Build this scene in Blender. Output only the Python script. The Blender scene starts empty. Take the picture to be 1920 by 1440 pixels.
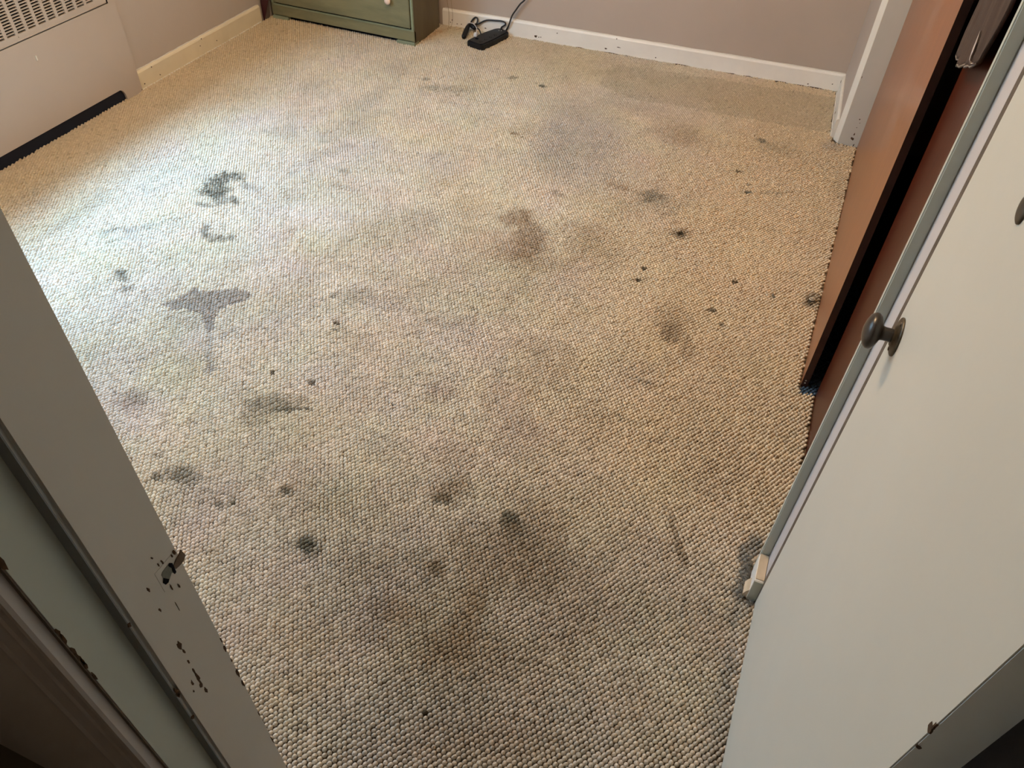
import bpy, bmesh, math, random
import numpy as np
from mathutils import Vector, Matrix

# ------------------------------------------------------------------ camera
C = bpy.context.scene.collection
scene = bpy.context.scene
random.seed(7)
CAM_H = 1.65
F_PX = 1442.53
PITCH, ROLL, YAW = map(math.radians, (45.306, 2.4486, -20.568))
fwd = Vector((math.sin(YAW) * math.cos(PITCH), math.cos(YAW) * math.cos(PITCH), -math.sin(PITCH)))
rgt = Vector((math.cos(YAW), -math.sin(YAW), 0))
upv = rgt.cross(fwd)
r2 = rgt * math.cos(ROLL) + upv * math.sin(ROLL)
u2 = -rgt * math.sin(ROLL) + upv * math.cos(ROLL)
cd = bpy.data.cameras.new('camera')
cam = bpy.data.objects.new('camera', cd)
C.objects.link(cam)
cd.sensor_width = 36.0
cd.lens = F_PX / 1920 * 36.0
cd.clip_start = 0.02
m = Matrix((r2, u2, -fwd)).transposed().to_4x4()
m.translation = Vector((0, 0, CAM_H))
cam.matrix_world = m
scene.camera = cam

# ------------------------------------------------------------------ light
scene.view_settings.view_transform = 'Standard'
scene.view_settings.look = 'None'
scene.view_settings.gamma = 1.0
scene.view_settings.use_curve_mapping = False
scene.view_settings.exposure = 0.0

world = bpy.data.worlds.new('sky')
scene.world = world
world.use_nodes = True
bg = world.node_tree.nodes['Background']
bg.inputs[0].default_value = (0.42, 0.70, 1.0, 1)
bg.inputs[1].default_value = 15.0

def light(name, kind, loc, col, energy, **kw):
    d = bpy.data.lights.new(name, kind)
    d.color = col
    d.energy = energy
    for k, v in kw.items():
        setattr(d, k, v)
    o = bpy.data.objects.new(name, d)
    C.objects.link(o)
    o.location = loc
    return o

# bright high sky falling through the window of the left wall
sky_sun = light('sky_sun', 'SUN', (-5, 2, 5), (0.27, 0.60, 1.0), 11.5, angle=math.radians(30))
sky_sun.rotation_euler = Vector((1.0, 0.0, -1.7)).to_track_quat('-Z', 'Y').to_euler()
# ceiling lamp of the bedroom
light('ceiling_lamp', 'POINT', (-1.15, 2.0, 2.28), (1.0, 0.71, 0.42), 78, shadow_soft_size=0.07)
# weak lamp of the hall behind the camera
light('hall_lamp', 'POINT', (0.1, -0.55, 2.25), (1.0, 0.88, 0.72), 0.9, shadow_soft_size=0.12)
# window opening as light portal
WIN = (0.80, 2.45, 0.78, 2.10)
port = light('window_portal', 'AREA', (-3.02, (WIN[0] + WIN[1]) / 2, (WIN[2] + WIN[3]) / 2), (1, 1, 1), 1.0,
             shape='RECTANGLE', size=WIN[1] - WIN[0], size_y=WIN[3] - WIN[2])
port.rotation_euler = Vector((1, 0, 0)).to_track_quat('-Z', 'Z').to_euler()
port.data.cycles.is_portal = True

# ------------------------------------------------------------------ materials
def mat(name, col, rough=0.5, bump=0.0, bscale=60, spec=0.5, var=0.0, vscale=3.0, metal=0.0, coat=0.0, stretch=None):
    m = bpy.data.materials.new(name)
    m.use_nodes = True
    nt = m.node_tree
    b = nt.nodes['Principled BSDF']
    b.inputs['Base Color'].default_value = (*col, 1)
    b.inputs['Roughness'].default_value = rough
    b.inputs['Specular IOR Level'].default_value = spec
    b.inputs['Metallic'].default_value = metal
    b.inputs['Coat Weight'].default_value = coat
    tc = nt.nodes.new('ShaderNodeTexCoord')
    mp = nt.nodes.new('ShaderNodeMapping')
    nt.links.new(tc.outputs['Object'], mp.inputs['Vector'])
    if stretch:
        mp.inputs['Scale'].default_value = stretch
    if bump:
        n = nt.nodes.new('ShaderNodeTexNoise')
        n.inputs['Scale'].default_value = bscale
        n.inputs['Detail'].default_value = 4
        bp = nt.nodes.new('ShaderNodeBump')
        bp.inputs['Strength'].default_value = bump
        bp.inputs['Distance'].default_value = 0.002
        nt.links.new(mp.outputs['Vector'], n.inputs['Vector'])
        nt.links.new(n.outputs['Fac'], bp.inputs['Height'])
        nt.links.new(bp.outputs['Normal'], b.inputs['Normal'])
    if var:
        n = nt.nodes.new('ShaderNodeTexNoise')
        n.inputs['Scale'].default_value = vscale
        n.inputs['Detail'].default_value = 6
        n.inputs['Roughness'].default_value = 0.6
        cr = nt.nodes.new('ShaderNodeValToRGB')
        cr.color_ramp.elements[0].position = 0.3
        cr.color_ramp.elements[1].position = 0.7
        cr.color_ramp.elements[0].color = (*[max(0, c * (1 - var)) for c in col], 1)
        cr.color_ramp.elements[1].color = (*[min(1, c * (1 + var)) for c in col], 1)
        nt.links.new(mp.outputs['Vector'], n.inputs['Vector'])
        nt.links.new(n.outputs['Fac'], cr.inputs['Fac'])
        nt.links.new(cr.outputs['Color'], b.inputs['Base Color'])
    return m

M = {
    'wall': mat('wall_paint_taupe', (0.46, 0.38, 0.315), 0.55, 0.25, 90, 0.4, 0.04, 2),
    'wall_lilac': mat('wall_paint_lilac', (0.52, 0.48, 0.47), 0.5, 0.15, 90, 0.4, 0.03, 2),
    'ceiling': mat('ceiling_white', (0.75, 0.72, 0.67), 0.8, 0.1),
    'hall_wall': mat('hall_wall_paint', (0.60, 0.55, 0.50), 0.6, 0.2, 70, 0.3, 0.05, 3),
    'trim': mat('cream_trim_paint', (0.74, 0.69, 0.60), 0.38, 0.35, 25, 0.5, 0.05, 5),
    'trim_white': mat('white_baseboard_paint', (0.84, 0.79, 0.71), 0.35, 0.4, 30, 0.5, 0.05, 6),
    'jamb': mat('jamb_paint_grey_white', (0.52, 0.50, 0.45), 0.4, 0.3, 22, 0.5, 0.04, 5),
    'jamb_cool': mat('jamb_paint_greenish', (0.46, 0.49, 0.43), 0.4, 0.3, 22, 0.5, 0.04, 5),
    'casing': mat('casing_paint', (0.50, 0.46, 0.43), 0.4, 0.2, 22, 0.5, 0.04, 5),
    'door': mat('door_paint_white', (0.575, 0.55, 0.475), 0.42, 0.2, 14, 0.45, 0.025, 3),
    'raw_wood': mat('raw_wood_beige', (0.55, 0.44, 0.31), 0.8, 0.4, 60, 0.3, 0.25, 25, stretch=(1, .2, 1)),
    'chip': mat('bare_wood_brown', (0.075, 0.042, 0.022), 0.8, 0.2, 200, 0.2, 0.4, 90),
    'heater': mat('heater_enamel', (0.50, 0.425, 0.36), 0.42, 0.12, 30, 0.45, 0.03, 2),
    'black': mat('black_void', (0.006, 0.007, 0.011), 0.9, spec=0.1),
    'navy': mat('cavity_shade_navy', (0.008, 0.011, 0.022), 0.5, spec=0.3),
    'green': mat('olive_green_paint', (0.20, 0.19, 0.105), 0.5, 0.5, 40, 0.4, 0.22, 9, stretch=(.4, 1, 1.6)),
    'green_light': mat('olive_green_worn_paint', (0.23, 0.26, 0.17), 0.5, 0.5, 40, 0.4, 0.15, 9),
    'green_brown': mat('olive_brown_side', (0.125, 0.10, 0.055), 0.5, 0.3, 40, 0.4, 0.2, 6, stretch=(1, 1, .3)),
    'knob_wood': mat('pale_pink_knob', (0.80, 0.60, 0.48), 0.4, spec=0.5),
    'maroon': mat('dark_maroon', (0.045, 0.008, 0.012), 0.5, spec=0.4),
    'taupe': mat('taupe_board', (0.15, 0.115, 0.10), 0.7, spec=0.3),
    'black_plastic': mat('black_plastic', (0.008, 0.008, 0.009), 0.45, spec=0.3),
    'cord': mat('black_cord_rubber', (0.014, 0.012, 0.012), 0.45, spec=0.5),
    'white_plastic': mat('white_plastic', (0.70, 0.68, 0.66), 0.4),
    'clear_cord': mat('amber_thin_wire', (0.25, 0.18, 0.09), 0.4),
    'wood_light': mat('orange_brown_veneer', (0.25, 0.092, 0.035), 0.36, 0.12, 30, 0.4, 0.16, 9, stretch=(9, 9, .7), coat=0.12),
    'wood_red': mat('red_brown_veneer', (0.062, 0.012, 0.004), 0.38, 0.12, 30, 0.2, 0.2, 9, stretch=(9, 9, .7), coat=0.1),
    'wood_edge': mat('dark_brown_edge', (0.035, 0.012, 0.008), 0.5, spec=0.3, var=0.3, vscale=20),
    'edge_brown': mat('brown_door_edge', (0.10, 0.075, 0.055), 0.6, 0.3, 60, 0.3, 0.3, 30),
    'knob': mat('dark_bronze', (0.035, 0.026, 0.020), 0.30, metal=0.35, spec=0.6, var=0.3, vscale=60),
    'knob_rose': mat('worn_bronze_rose', (0.07, 0.055, 0.035), 0.42, metal=0.5, spec=0.6, var=0.5, vscale=120),
    'plate': mat('painted_strike_plate', (0.45, 0.42, 0.36), 0.35, 0.5, 90, 0.5, 0.1, 60),
    'rust': mat('rusty_brown_metal', (0.10, 0.062, 0.035), 0.5, 0.3, 90, 0.4, 0.3, 60),
    'garment': mat('grey_brown_cloth', (0.062, 0.042, 0.033), 0.9, 0.5, 120, 0.2, 0.25, 14, stretch=(4, 4, .6)),
    'garment_edge': mat('pale_lining_cloth', (0.42, 0.36, 0.33), 0.85, 0.3, 120, 0.2),
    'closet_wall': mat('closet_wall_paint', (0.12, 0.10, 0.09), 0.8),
    'floor': mat('carpet_backing', (0.17, 0.135, 0.095), 0.95, spec=0.05),
    'tuft': mat('grey_fibre_tuft', (0.23, 0.22, 0.20), 0.95, spec=0.05),
    'yarn': mat('beige_carpet_yarn', (0.52, 0.44, 0.34), 0.9, spec=0.1),
}

# ------------------------------------------------------------------ helpers
def obj(name, bm, m, parent=None, smooth=False, bevel=0.0, seg=2):
    if bevel:
        bmesh.ops.bevel(bm, geom=list(bm.edges), offset=bevel, segments=seg, affect='EDGES', clamp_overlap=True)
    bmesh.ops.recalc_face_normals(bm, faces=bm.faces)
    me = bpy.data.meshes.new(name)
    bm.to_mesh(me)
    bm.free()
    me.materials.append(M[m] if isinstance(m, str) else m)
    if smooth:
        for p in me.polygons:
            p.use_smooth = True
    o = bpy.data.objects.new(name, me)
    C.objects.link(o)
    if name == 'chipped_paint':
        o['kind'] = 'stuff'
    if parent:
        o.parent = parent
        o.matrix_parent_inverse = parent.matrix_basis.inverted()
    return o

def box(bm, x0, x1, y0, y1, z0, z1):
    vs = [bm.verts.new((x, y, z)) for x in (x0, x1) for y in (y0, y1) for z in (z0, z1)]
    for f in ((0, 1, 3, 2), (4, 6, 7, 5), (0, 4, 5, 1), (2, 3, 7, 6), (0, 2, 6, 4), (1, 5, 7, 3)):
        bm.faces.new([vs[i] for i in f])
    return vs

def bx(*a):
    bm = bmesh.new()
    box(bm, *a)
    return bm

def boxes(lst):
    bm = bmesh.new()
    for a in lst:
        box(bm, *a)
    return bm

def prism_xy(pts, z0, z1):
    """outline in plan, extruded upwards"""
    bm = bmesh.new()
    a = [bm.verts.new((x, y, z0)) for x, y in pts]
    b = [bm.verts.new((x, y, z1)) for x, y in pts]
    n = len(pts)
    bm.faces.new(a)
    bm.faces.new(b)
    for i in range(n):
        bm.faces.new((a[i], a[(i + 1) % n], b[(i + 1) % n], b[i]))
    return bm

def prism_yz(pts, x0, x1):
    bm = bmesh.new()
    a = [bm.verts.new((x0, y, z)) for y, z in pts]
    b = [bm.verts.new((x1, y, z)) for y, z in pts]
    n = len(pts)
    bm.faces.new(a)
    bm.faces.new(b)
    for i in range(n):
        bm.faces.new((a[i], a[(i + 1) % n], b[(i + 1) % n], b[i]))
    return bm

def lathe(prof, origin, axis, seg=28):
    """prof: (distance along axis, radius)"""
    ax = Vector(axis).normalized()
    t = Vector((0, 0, 1)) if abs(ax.z) < .9 else Vector((1, 0, 0))
    u = ax.cross(t).normalized()
    v = ax.cross(u)
    bm = bmesh.new()
    rings = []
    o = Vector(origin)
    for d, r in prof:
        if r < 1e-6:
            rings.append([bm.verts.new(o + ax * d)])
        else:
            rings.append([bm.verts.new(o + ax * d + (u * math.cos(k * 2 * math.pi / seg) + v * math.sin(k * 2 * math.pi / seg)) * r) for k in range(seg)])
    for a, b in zip(rings, rings[1:]):
        for k in range(seg):
            k2 = (k + 1) % seg
            q = [a[k % len(a)], a[k2 % len(a)], b[k2 % len(b)], b[k % len(b)]]
            q2 = []
            for w in q:
                if w not in q2:
                    q2.append(w)
            if len(q2) > 2:
                bm.faces.new(q2)
    return bm

def smooth_path(pts, n=8):
    P = [Vector(p) for p in pts]
    out = []
    for i in range(len(P) - 1):
        p0 = P[max(0, i - 1)]; p1 = P[i]; p2 = P[i + 1]; p3 = P[min(len(P) - 1, i + 2)]
        for k in range(n):
            t = k / n
            out.append(.5 * ((2 * p1) + (-p0 + p2) * t + (2 * p0 - 5 * p1 + 4 * p2 - p3) * t * t + (-p0 + 3 * p1 - 3 * p2 + p3) * t ** 3))
    out.append(P[-1])
    return out

def tube(bm, pts, r, seg=8, n=8):
    pts = smooth_path(pts, n)
    rings = []
    prev = None
    for i, p in enumerate(pts):
        d = (pts[min(i + 1, len(pts) - 1)] - pts[max(i - 1, 0)]).normalized()
        if prev is None:
            a = Vector((0, 0, 1)) if abs(d.z) < .9 else Vector((1, 0, 0))
            u = d.cross(a).normalized()
        else:
            u = (prev - d * prev.dot(d)).normalized()
        prev = u
        v = d.cross(u)
        rings.append([bm.verts.new(p + (u * math.cos(k * 2 * math.pi / seg) + v * math.sin(k * 2 * math.pi / seg)) * r) for k in range(seg)])
    for a, b in zip(rings, rings[1:]):
        for k in range(seg):
            bm.faces.new((a[k], a[(k + 1) % seg], b[(k + 1) % seg], b[k]))
    bm.faces.new(rings[0])
    bm.faces.new(rings[-1])
    return bm

def blotches(axis, val, out, lst, thick=0.0004):
    """chips where the paint is gone: irregular thin patches on the plane axis=val.
    lst: (u, v, ru, rv); u,v the two other axes in order"""
    bm = bmesh.new()
    rnd = random.Random(len(lst) * 13 + int(abs(val) * 1000))
    for (u, v, ru, rv) in lst:
        n = 11
        ring = []
        for k in range(n):
            a = 2 * math.pi * k / n
            q = rnd.uniform(.55, 1.15)
            ring.append((u + ru * q * math.cos(a), v + rv * q * math.sin(a)))
        def P(uv, d):
            c = list(uv)
            c.insert(axis, d)
            return c
        a = [bm.verts.new(P(p, val - out * .001)) for p in ring]
        b = [bm.verts.new(P(p, val + out * thick)) for p in ring]
        bm.faces.new(b)
        bm.faces.new(a)
        for k in range(n):
            bm.faces.new((a[k], a[(k + 1) % n], b[(k + 1) % n], b[k]))
    return bm

def tag(o, label=None, cat=None, group=None, kind=None):
    if label: o['label'] = label
    if cat: o['category'] = cat
    if group: o['group'] = group
    if kind: o['kind'] = kind
    return o

def struct(name, bm, m, label=None, cat=None, **kw):
    o = obj(name, bm, m, **kw)
    tag(o, label, cat, kind='structure')
    return o

def empty(name, loc):
    o = bpy.data.objects.new(name, None)
    o.empty_display_size = .05
    C.objects.link(o)
    o.location = loc
    bpy.context.view_layer.update()
    return o

# ------------------------------------------------------------------ room shell
XL = -2.905                 # left wall
YB0, YB1 = 3.935, 4.088     # back wall at its left and right end (slightly out of square)
HZ = 2.45

def yb(x):
    return YB0 + (YB1 - YB0) * (x + 2.93) / 3.09

struct('floor', bx(-3.2, 1.0, -1.2, 4.4, -0.08, -0.004), 'floor', 'dirty beige loop carpeted bedroom floor', 'floor')
struct('ceiling', bx(-3.2, 1.3, -1.2, 4.4, HZ, HZ + .1), 'ceiling', 'plain white bedroom ceiling', 'ceiling')
# left wall with the window opening
wy0, wy1, wz0, wz1 = WIN
M['wall_left'] = mat('wall_paint_beige', (0.50, 0.43, 0.37), 0.55, 0.25, 90, 0.4, 0.04, 2)
struct('wall_left', boxes([(-3.12, XL, .16, wy0, -.004, HZ), (-3.12, XL, wy1, 4.2, -.004, HZ),
                           (-3.12, XL, wy0, wy1, -.004, wz0), (-3.12, XL, wy0, wy1, wz1, HZ)]), 'wall_left',
       'taupe painted wall on the left behind the heater cover', 'wall')
wf = boxes([(-3.06, -3.00, wy0, wy0 + .05, wz0, wz1), (-3.06, -3.00, wy1 - .05, wy1, wz0, wz1),
            (-3.06, -3.00, wy0, wy1, wz0, wz0 + .05), (-3.06, -3.00, wy0, wy1, wz1 - .05, wz1),
            (-3.05, -3.01, (wy0 + wy1) / 2 - .025, (wy0 + wy1) / 2 + .025, wz0, wz1)])
struct('window_1', wf, 'trim', 'white window frame above the heater cover', 'window')
struct('wall_back', prism_xy([(-3.12, yb(-3.12)), (1.0, yb(1.0)), (1.0, 4.35), (-3.12, 4.35)], -.004, HZ), 'wall',
       'taupe grey painted back wall behind dresser and power strip', 'wall')
# wall that holds the doorway, hall side y .159, room side .300
struct('wall_front', boxes([(-3.12, -.515, .159, .298, -.004, HZ), (.285, 1.0, .159, .298, -.004, HZ),
                            (-.515, .285, .159, .298, 2.05, HZ)]), 'hall_wall',
       'dark wall around the doorway at lower left corner', 'wall')
# right hand side: wall behind the open door, closet end wall, closet header and return
struct('wall_right', boxes([(.31, .40, .298, 1.09, -.004, HZ)]), 'wall_lilac', 'wall behind the open white door', 'wall')
struct('wall_closet_end', boxes([(.2325, .95, 1.1000, 1.20, -.004, HZ)]), 'wall_lilac',
       'pale lilac end wall of closet between door edge and trim', 'wall')
struct('wall_closet_far', prism_xy([(.163, 3.560), (.30, 3.560), (.95, 3.56), (.95, 4.10), (.142, 4.10)], -.004, HZ), 'wall',
       'short wall return between back corner and closet frame', 'wall')
struct('wall_closet_header', boxes([(.20, .30, 1.20, 3.56, 2.05, HZ)]), 'wall_lilac', 'wall above the sliding closet doors', 'wall')
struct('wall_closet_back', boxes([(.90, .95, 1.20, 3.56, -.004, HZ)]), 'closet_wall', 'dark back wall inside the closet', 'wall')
# unseen wall added outside the window to hide the low sky
struct('wall_sky_blocker', boxes([(-9.3, -9.0, -6, 10, -3, 3.6)]), 'hall_wall', 'unseen wall added outside the window to block low sky light', 'wall')
# hall around the camera
struct('wall_hall', boxes([(-1.5, -1.45, -1.2, .159, -.004, HZ), (.95, 1.0, -1.2, .159, -.004, HZ), (-1.5, 1.0, -1.2, -1.15, -.004, HZ)]),
       'hall_wall', 'dark hallway walls on the near side of the doorway', 'wall')

# baseboards
BBH = 0.088
def board_profile(a, b, out, h, t=.013):
    """baseboard from a to b (plan), thickness t towards 'out', with eased top edge and a thin paint ridge at the top"""
    bm = bmesh.new()
    prof = [(0, -.003), (t, -.003), (t, h - .010), (t * .75, h - .004), (t * .35, h), (0, h)]
    n = 40
    rings = []
    rnd = random.Random(int(h * 1e4) + int(a[0] * 100))
    for i in range(n + 1):
        k = i / n
        x = a[0] + (b[0] - a[0]) * k
        y = a[1] + (b[1] - a[1]) * k
        j = rnd.uniform(-.0006, .0006)
        rings.append([bm.verts.new((x + out[0] * (p + (j if p > 0 else 0)), y + out[1] * (p + (j if p > 0 else 0)), z + (j if z > .01 else 0))) for p, z in prof])
    for r, s in zip(rings, rings[1:]):
        for q in range(len(prof)):
            q2 = (q + 1) % len(prof)
            bm.faces.new((r[q], r[q2], s[q2], s[q]))
    bm.faces.new(rings[0]); bm.faces.new(rings[-1])
    return bm

M['trim_yellow'] = mat('yellowed_cream_paint', (0.80, 0.70, 0.50), 0.38, 0.35, 25, 0.5, 0.05, 5)
bl = struct('baseboard_left', board_profile((XL, 2.607), (XL, 3.56), (1, 0), BBH), 'trim_yellow', 'cream baseboard beside the heater cover', 'baseboard')
bb = struct('baseboard_back', board_profile((-1.99, yb(-1.99)), (.150, yb(.150)), (-.049, -1), BBH), 'trim_white',
            'white baseboard with chipped paint along the back wall', 'baseboard')
br = struct('baseboard_right', board_profile((.143, 4.07), (.163, 3.575), (-1, -.04), BBH), 'trim', 'short cream baseboard beside the closet frame', 'baseboard')
# ridge of old caulk along the top and bottom of the boards
def ridge(name, a, b, z, r, m, parent, wob=.0012, n=46, seed=1):
    rnd = random.Random(seed)
    pts = []
    for i in range(n + 1):
        k = i / n
        pts.append((a[0] + (b[0] - a[0]) * k + rnd.uniform(-wob, wob) * .4, a[1] + (b[1] - a[1]) * k + rnd.uniform(-wob, wob) * .4, z + rnd.uniform(-wob, wob)))
    bm = bmesh.new()
    tube(bm, pts, r, 6, 2)
    return obj(name, bm, m, parent, smooth=True)

ridge('caulk_line', (-1.98, yb(-1.98) - .002), (.14, yb(.14) - .002), BBH + .001, .0025, 'trim', bb, seed=3)
ridge('paint_edge', (-1.98, yb(-1.98) - .0145), (.14, yb(.14) - .0145), .0035, .0022, 'trim', bb, seed=4)
ridge('caulk_line', (XL + .002, 2.61), (XL + .002, 3.55), BBH + .001, .0025, 'trim', bl, seed=5)
ridge('paint_edge', (XL + .0145, 2.61), (XL + .0145, 3.55), .003, .003, 'trim', bl, seed=6)
ridge('paint_edge', (.1285, 4.06), (.148, 3.58), .003, .003, 'trim', br, seed=7)
BACKCHIPS = [(-1.9334, .0351), (-1.9435, .0221), (-1.9045, .0199), (-1.8786, .0212), (-1.7885, .0217), (-1.7374, .0215),
             (-1.674, .0206), (-1.6362, .0212), (-1.4495, .0241), (-1.4309, .0216), (-1.4188, .0236), (-1.0579, .021),
             (-.9899, .0383), (-1.3299, .058), (-1.007, .0793), (-.7908, .018), (-.0166, .0155), (.0961, .0343)]
cb = bmesh.new()
rnd = random.Random(5)
def chip_on(bm, c, U, V, N, ru, rv, rnd, thick=.0006, n=11):
    c = Vector(c); U = Vector(U); V = Vector(V); N = Vector(N)
    ring = []
    for k in range(n):
        a = 2 * math.pi * k / n
        q = rnd.uniform(.55, 1.2)
        ring.append(c + U * ru * q * math.cos(a) + V * rv * q * math.sin(a))
    a = [bm.verts.new(p - N * .001) for p in ring]
    b = [bm.verts.new(p + N * thick) for p in ring]
    bm.faces.new(a); bm.faces.new(b)
    for k in range(n):
        bm.faces.new((a[k], a[(k + 1) % n], b[(k + 1) % n], b[k]))
big = {8: (.011, .006), 11: (.007, .0035), 5: (.006, .003), 12: (.012, .002), 6: (.005, .0025), 7: (.008, .002)}
for i, (x, z) in enumerate(BACKCHIPS):
    ru, rv = big.get(i, (.0032, .0028))
    chip_on(cb, (x, yb(x) - .0135, z), (1, .049, 0), (0, 0, 1), (0, -1, 0), ru, rv, rnd)
# ragged dark patches where the paint has let go above the carpet
for x, ru in ((-1.445, .02), (-1.02, .06), (-.94, .04), (-.66, .05), (-.40, .035), (-.30, .03), (-.15, .05), (-.05, .04), (.02, .05), (-1.2, .03)):
    chip_on(cb, (x, yb(x) - .0135, .0035), (1, .049, 0), (0, 0, 1), (0, -1, 0), ru, .0022, rnd, .0032)
obj('chipped_paint', cb, 'chip', bb)
cb = bmesh.new()
for y, z in [(2.6374, .0227), (3.0702, .0886 - .01), (3.1756, .0336), (2.706, .0795 - .004), (3.051, .0508), (2.7445, .024)]:
    chip_on(cb, (XL + .0135, y, z), (0, 1, 0), (0, 0, 1), (1, 0, 0), .0035, .0028, rnd)
obj('chipped_paint', cb, 'chip', bl)
cb = bmesh.new()
chip_on(cb, (.1285, 4.02, .075), (0, 1, 0), (0, 0, 1), (-1, 0, 0), .008, .006, rnd)
chip_on(cb, (.1395, 3.72, .05), (0, 1, 0), (0, 0, 1), (-1, 0, 0), .01, .004, rnd)
obj('chipped_paint', cb, 'chip', br)

# ------------------------------------------------------------------ left door jamb (foreground)
XJ, XS = -.50, -.48
trim1 = struct('trim_1', bx(-.515, XJ, .159, .3005, -.004, 2.05), 'jamb', 'grey white left door jamb with chipped paint', 'door frame', bevel=.0025)
obj('door_stop', bx(XJ, XS, .2077, .2425, -.004, 2.05), 'jamb', trim1, bevel=.0055, seg=5)
obj('stop_side', bx(XJ - .001, XS - .0012, .2066, .2079, -.004, 2.05), mat('stop_side_shade', (.16, .17, .18), .5), trim1)  # shade on the hall side of the stop, painted as a dark strip
obj('hall_side_board', bx(-.514, XJ + .0006, .1600, .2066, -.004, 2.05), 'jamb_cool', trim1)
# strike plate
M['plate_dark'] = mat('dirty_steel', (.13, .135, .11), .35, .3, 90, .5, .3, 80, metal=.3)
sp = obj('strike_plate', bx(XJ - .0002, XJ + .0005, .2655, .2990, .8700, .9080), 'jamb', trim1, bevel=.0002)
obj('plate_recess', prism_yz([(.2850, .9010), (.2877, .8975), (.2872, .8806), (.2848, .8800), (.2827, .8850), (.2764, .8795), (.2738, .8790), (.2698, .8805), (.2686, .8855), (.2712, .8900), (.2712, .8975), (.2740, .9000)],
                            XJ + .0003, XJ + .0009), 'plate_dark', sp)
obj('latch_hole', prism_yz([(.2853, .9014), (.2879, .8975), (.2873, .8802), (.2846, .8796), (.2839, .8860), (.2850, .8911), (.2833, .8961), (.2828, .8995)], XJ + .0010, XJ + .0018), 'black', sp)
obj('latch_hole', prism_yz([(.2714, .8915), (.2762, .8821), (.2740, .8790), (.2698, .8803), (.2684, .8855)], XJ + .0010, XJ + .0018), 'black', sp)
lip = bmesh.new()
LA = [(.2884, .8916), (.2933, .8957), (.2975, .8975), (.3008, .9005), (.3035, .9021)]
LB = [(.2885, .8838), (.2930, .8832), (.2975, .8838), (.3015, .8858), (.3050, .8898)]
hx = [.0012, .0018, .0026, .0030, .0026]
rows = []
for (ay, az), (by, bz), h in zip(LA, LB, hx):
    rows.append([lip.verts.new((XJ + h, ay, az)), lip.verts.new((XJ + h, by, bz)), lip.verts.new((XJ + h - .0018, by, bz)), lip.verts.new((XJ + h - .0018, ay, az))])
for a, b in zip(rows, rows[1:]):
    for k in range(4):
        lip.faces.new((a[k], a[(k + 1) % 4], b[(k + 1) % 4], b[k]))
lip.faces.new(rows[0]); lip.faces.new(rows[-1])
obj('strike_lip', lip, 'rust', sp)
cb = bmesh.new()
JAMB = [(.2075, .9129, .0020, .004), (.2100, .7463, .0030, .010), (.2085, .7398, .002, .006), (.2086, .6728, .0025, .0045), (.2395, .8064, .0028, .010),
        (.2405, .7903, .0015, .006), (.239, .7666, .0010, .004), (.2385, .7428, .0012, .009), (.2385, .7265, .0022, .011), (.2378, .7077, .0028, .009),
        (.2390, .686, .0018, .008), (.2297, .7274, .0018, .007), (.2258, .7129, .0010, .003), (.2415, .9275, .0014, .004), (.2413, .8858, .0014, .004)]
for y, z, ru, rv in JAMB:
    chip_on(cb, (XS, y, z), (0, 1, 0), (0, 0, 1), (1, 0, 0), ru, rv, rnd, .0004)
for y, z, ru, rv in [(.2985, .6959, .001, .008), (.2978, .6711, .002, .008), (.2985, .635, .0012, .005), (.2975, .598, .0022, .013), (.298, .5637, .0018, .012),
                     (.2985, .4534, .001, .008), (.2985, .3474, .0012, .016), (.2714, .9315, .0008, .002), (.279, .9128, .0009, .0045), (.2738, .9142, .0006, .004),
                     (.2960, .9069, .0016, .004), (.2915, .9060, .0012, .0025), (.2744, .8676, .0005, .006), (.2831, .8561, .0006, .005), (.2700, .8300, .0004, .01)]:
    chip_on(cb, (XJ + .0001, y, z), (0, 1, 0), (0, 0, 1), (1, 0, 0), ru, rv, rnd, .0013 if z > .84 else .0004)
for x, z in [(-.4427, 1.0454), (-.4415, 1.0341), (-.4441, 1.0136), (-.4413, .9997), (-.44, .9926), (-.4405, .9837), (-.4469, .9619)]:
    zz = 1.65 - (1.65 - z) * .5 / .4427
    chip_on(cb, (XJ + .0006, .1606, zz), (0, 1, 0), (0, 0, 1), (1, 0, 0), .0016, .010, rnd, .0005)
chip_on(cb, (XJ + .0006, .1606, 1.088), (0, 1, 0), (0, 0, 1), (1, 0, 0), .0028, .016, rnd, .0005)
obj('chipped_paint', cb, 'chip', trim1)
# hall side casing with moulded profile
cas = bmesh.new()
prof = [(-.5060, .159), (-.5060, .1475), (-.5085, .1440), (-.5130, .1430), (-.5160, .1450), (-.5190, .1465), (-.5380, .1455), (-.5410, .1430), (-.5450, .1425), (-.5480, .1440), (-.5640, .1400), (-.5690, .1370), (-.5750, .1368), (-.5770, .1400), (-.5770, .159)]
a = [cas.verts.new((x, y, -.004)) for x, y in prof]
b = [cas.verts.new((x, y, 2.10)) for x, y in prof]
for i in range(len(prof)):
    j = (i + 1) % len(prof)
    cas.faces.new((a[i], a[j], b[j], b[i]))
cas.faces.new(a); cas.faces.new(b)
obj('hall_casing', cas, 'casing', trim1)
obj('worn_edge', bx(-.5062, -.4995, .1580, .1597, -.004, 2.05), 'edge_brown', trim1)

# right jamb behind the hinge edge of the door
trim2 = struct('trim_2', bx(.272, .287, .159, .300, -.004, 2.05), 'jamb', 'dark shaded right door jamb', 'door frame', bevel=.002)
obj('door_stop', bx(.258, .272, .2077, .2425, -.004, 2.05), 'jamb', trim2, bevel=.001)
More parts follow.
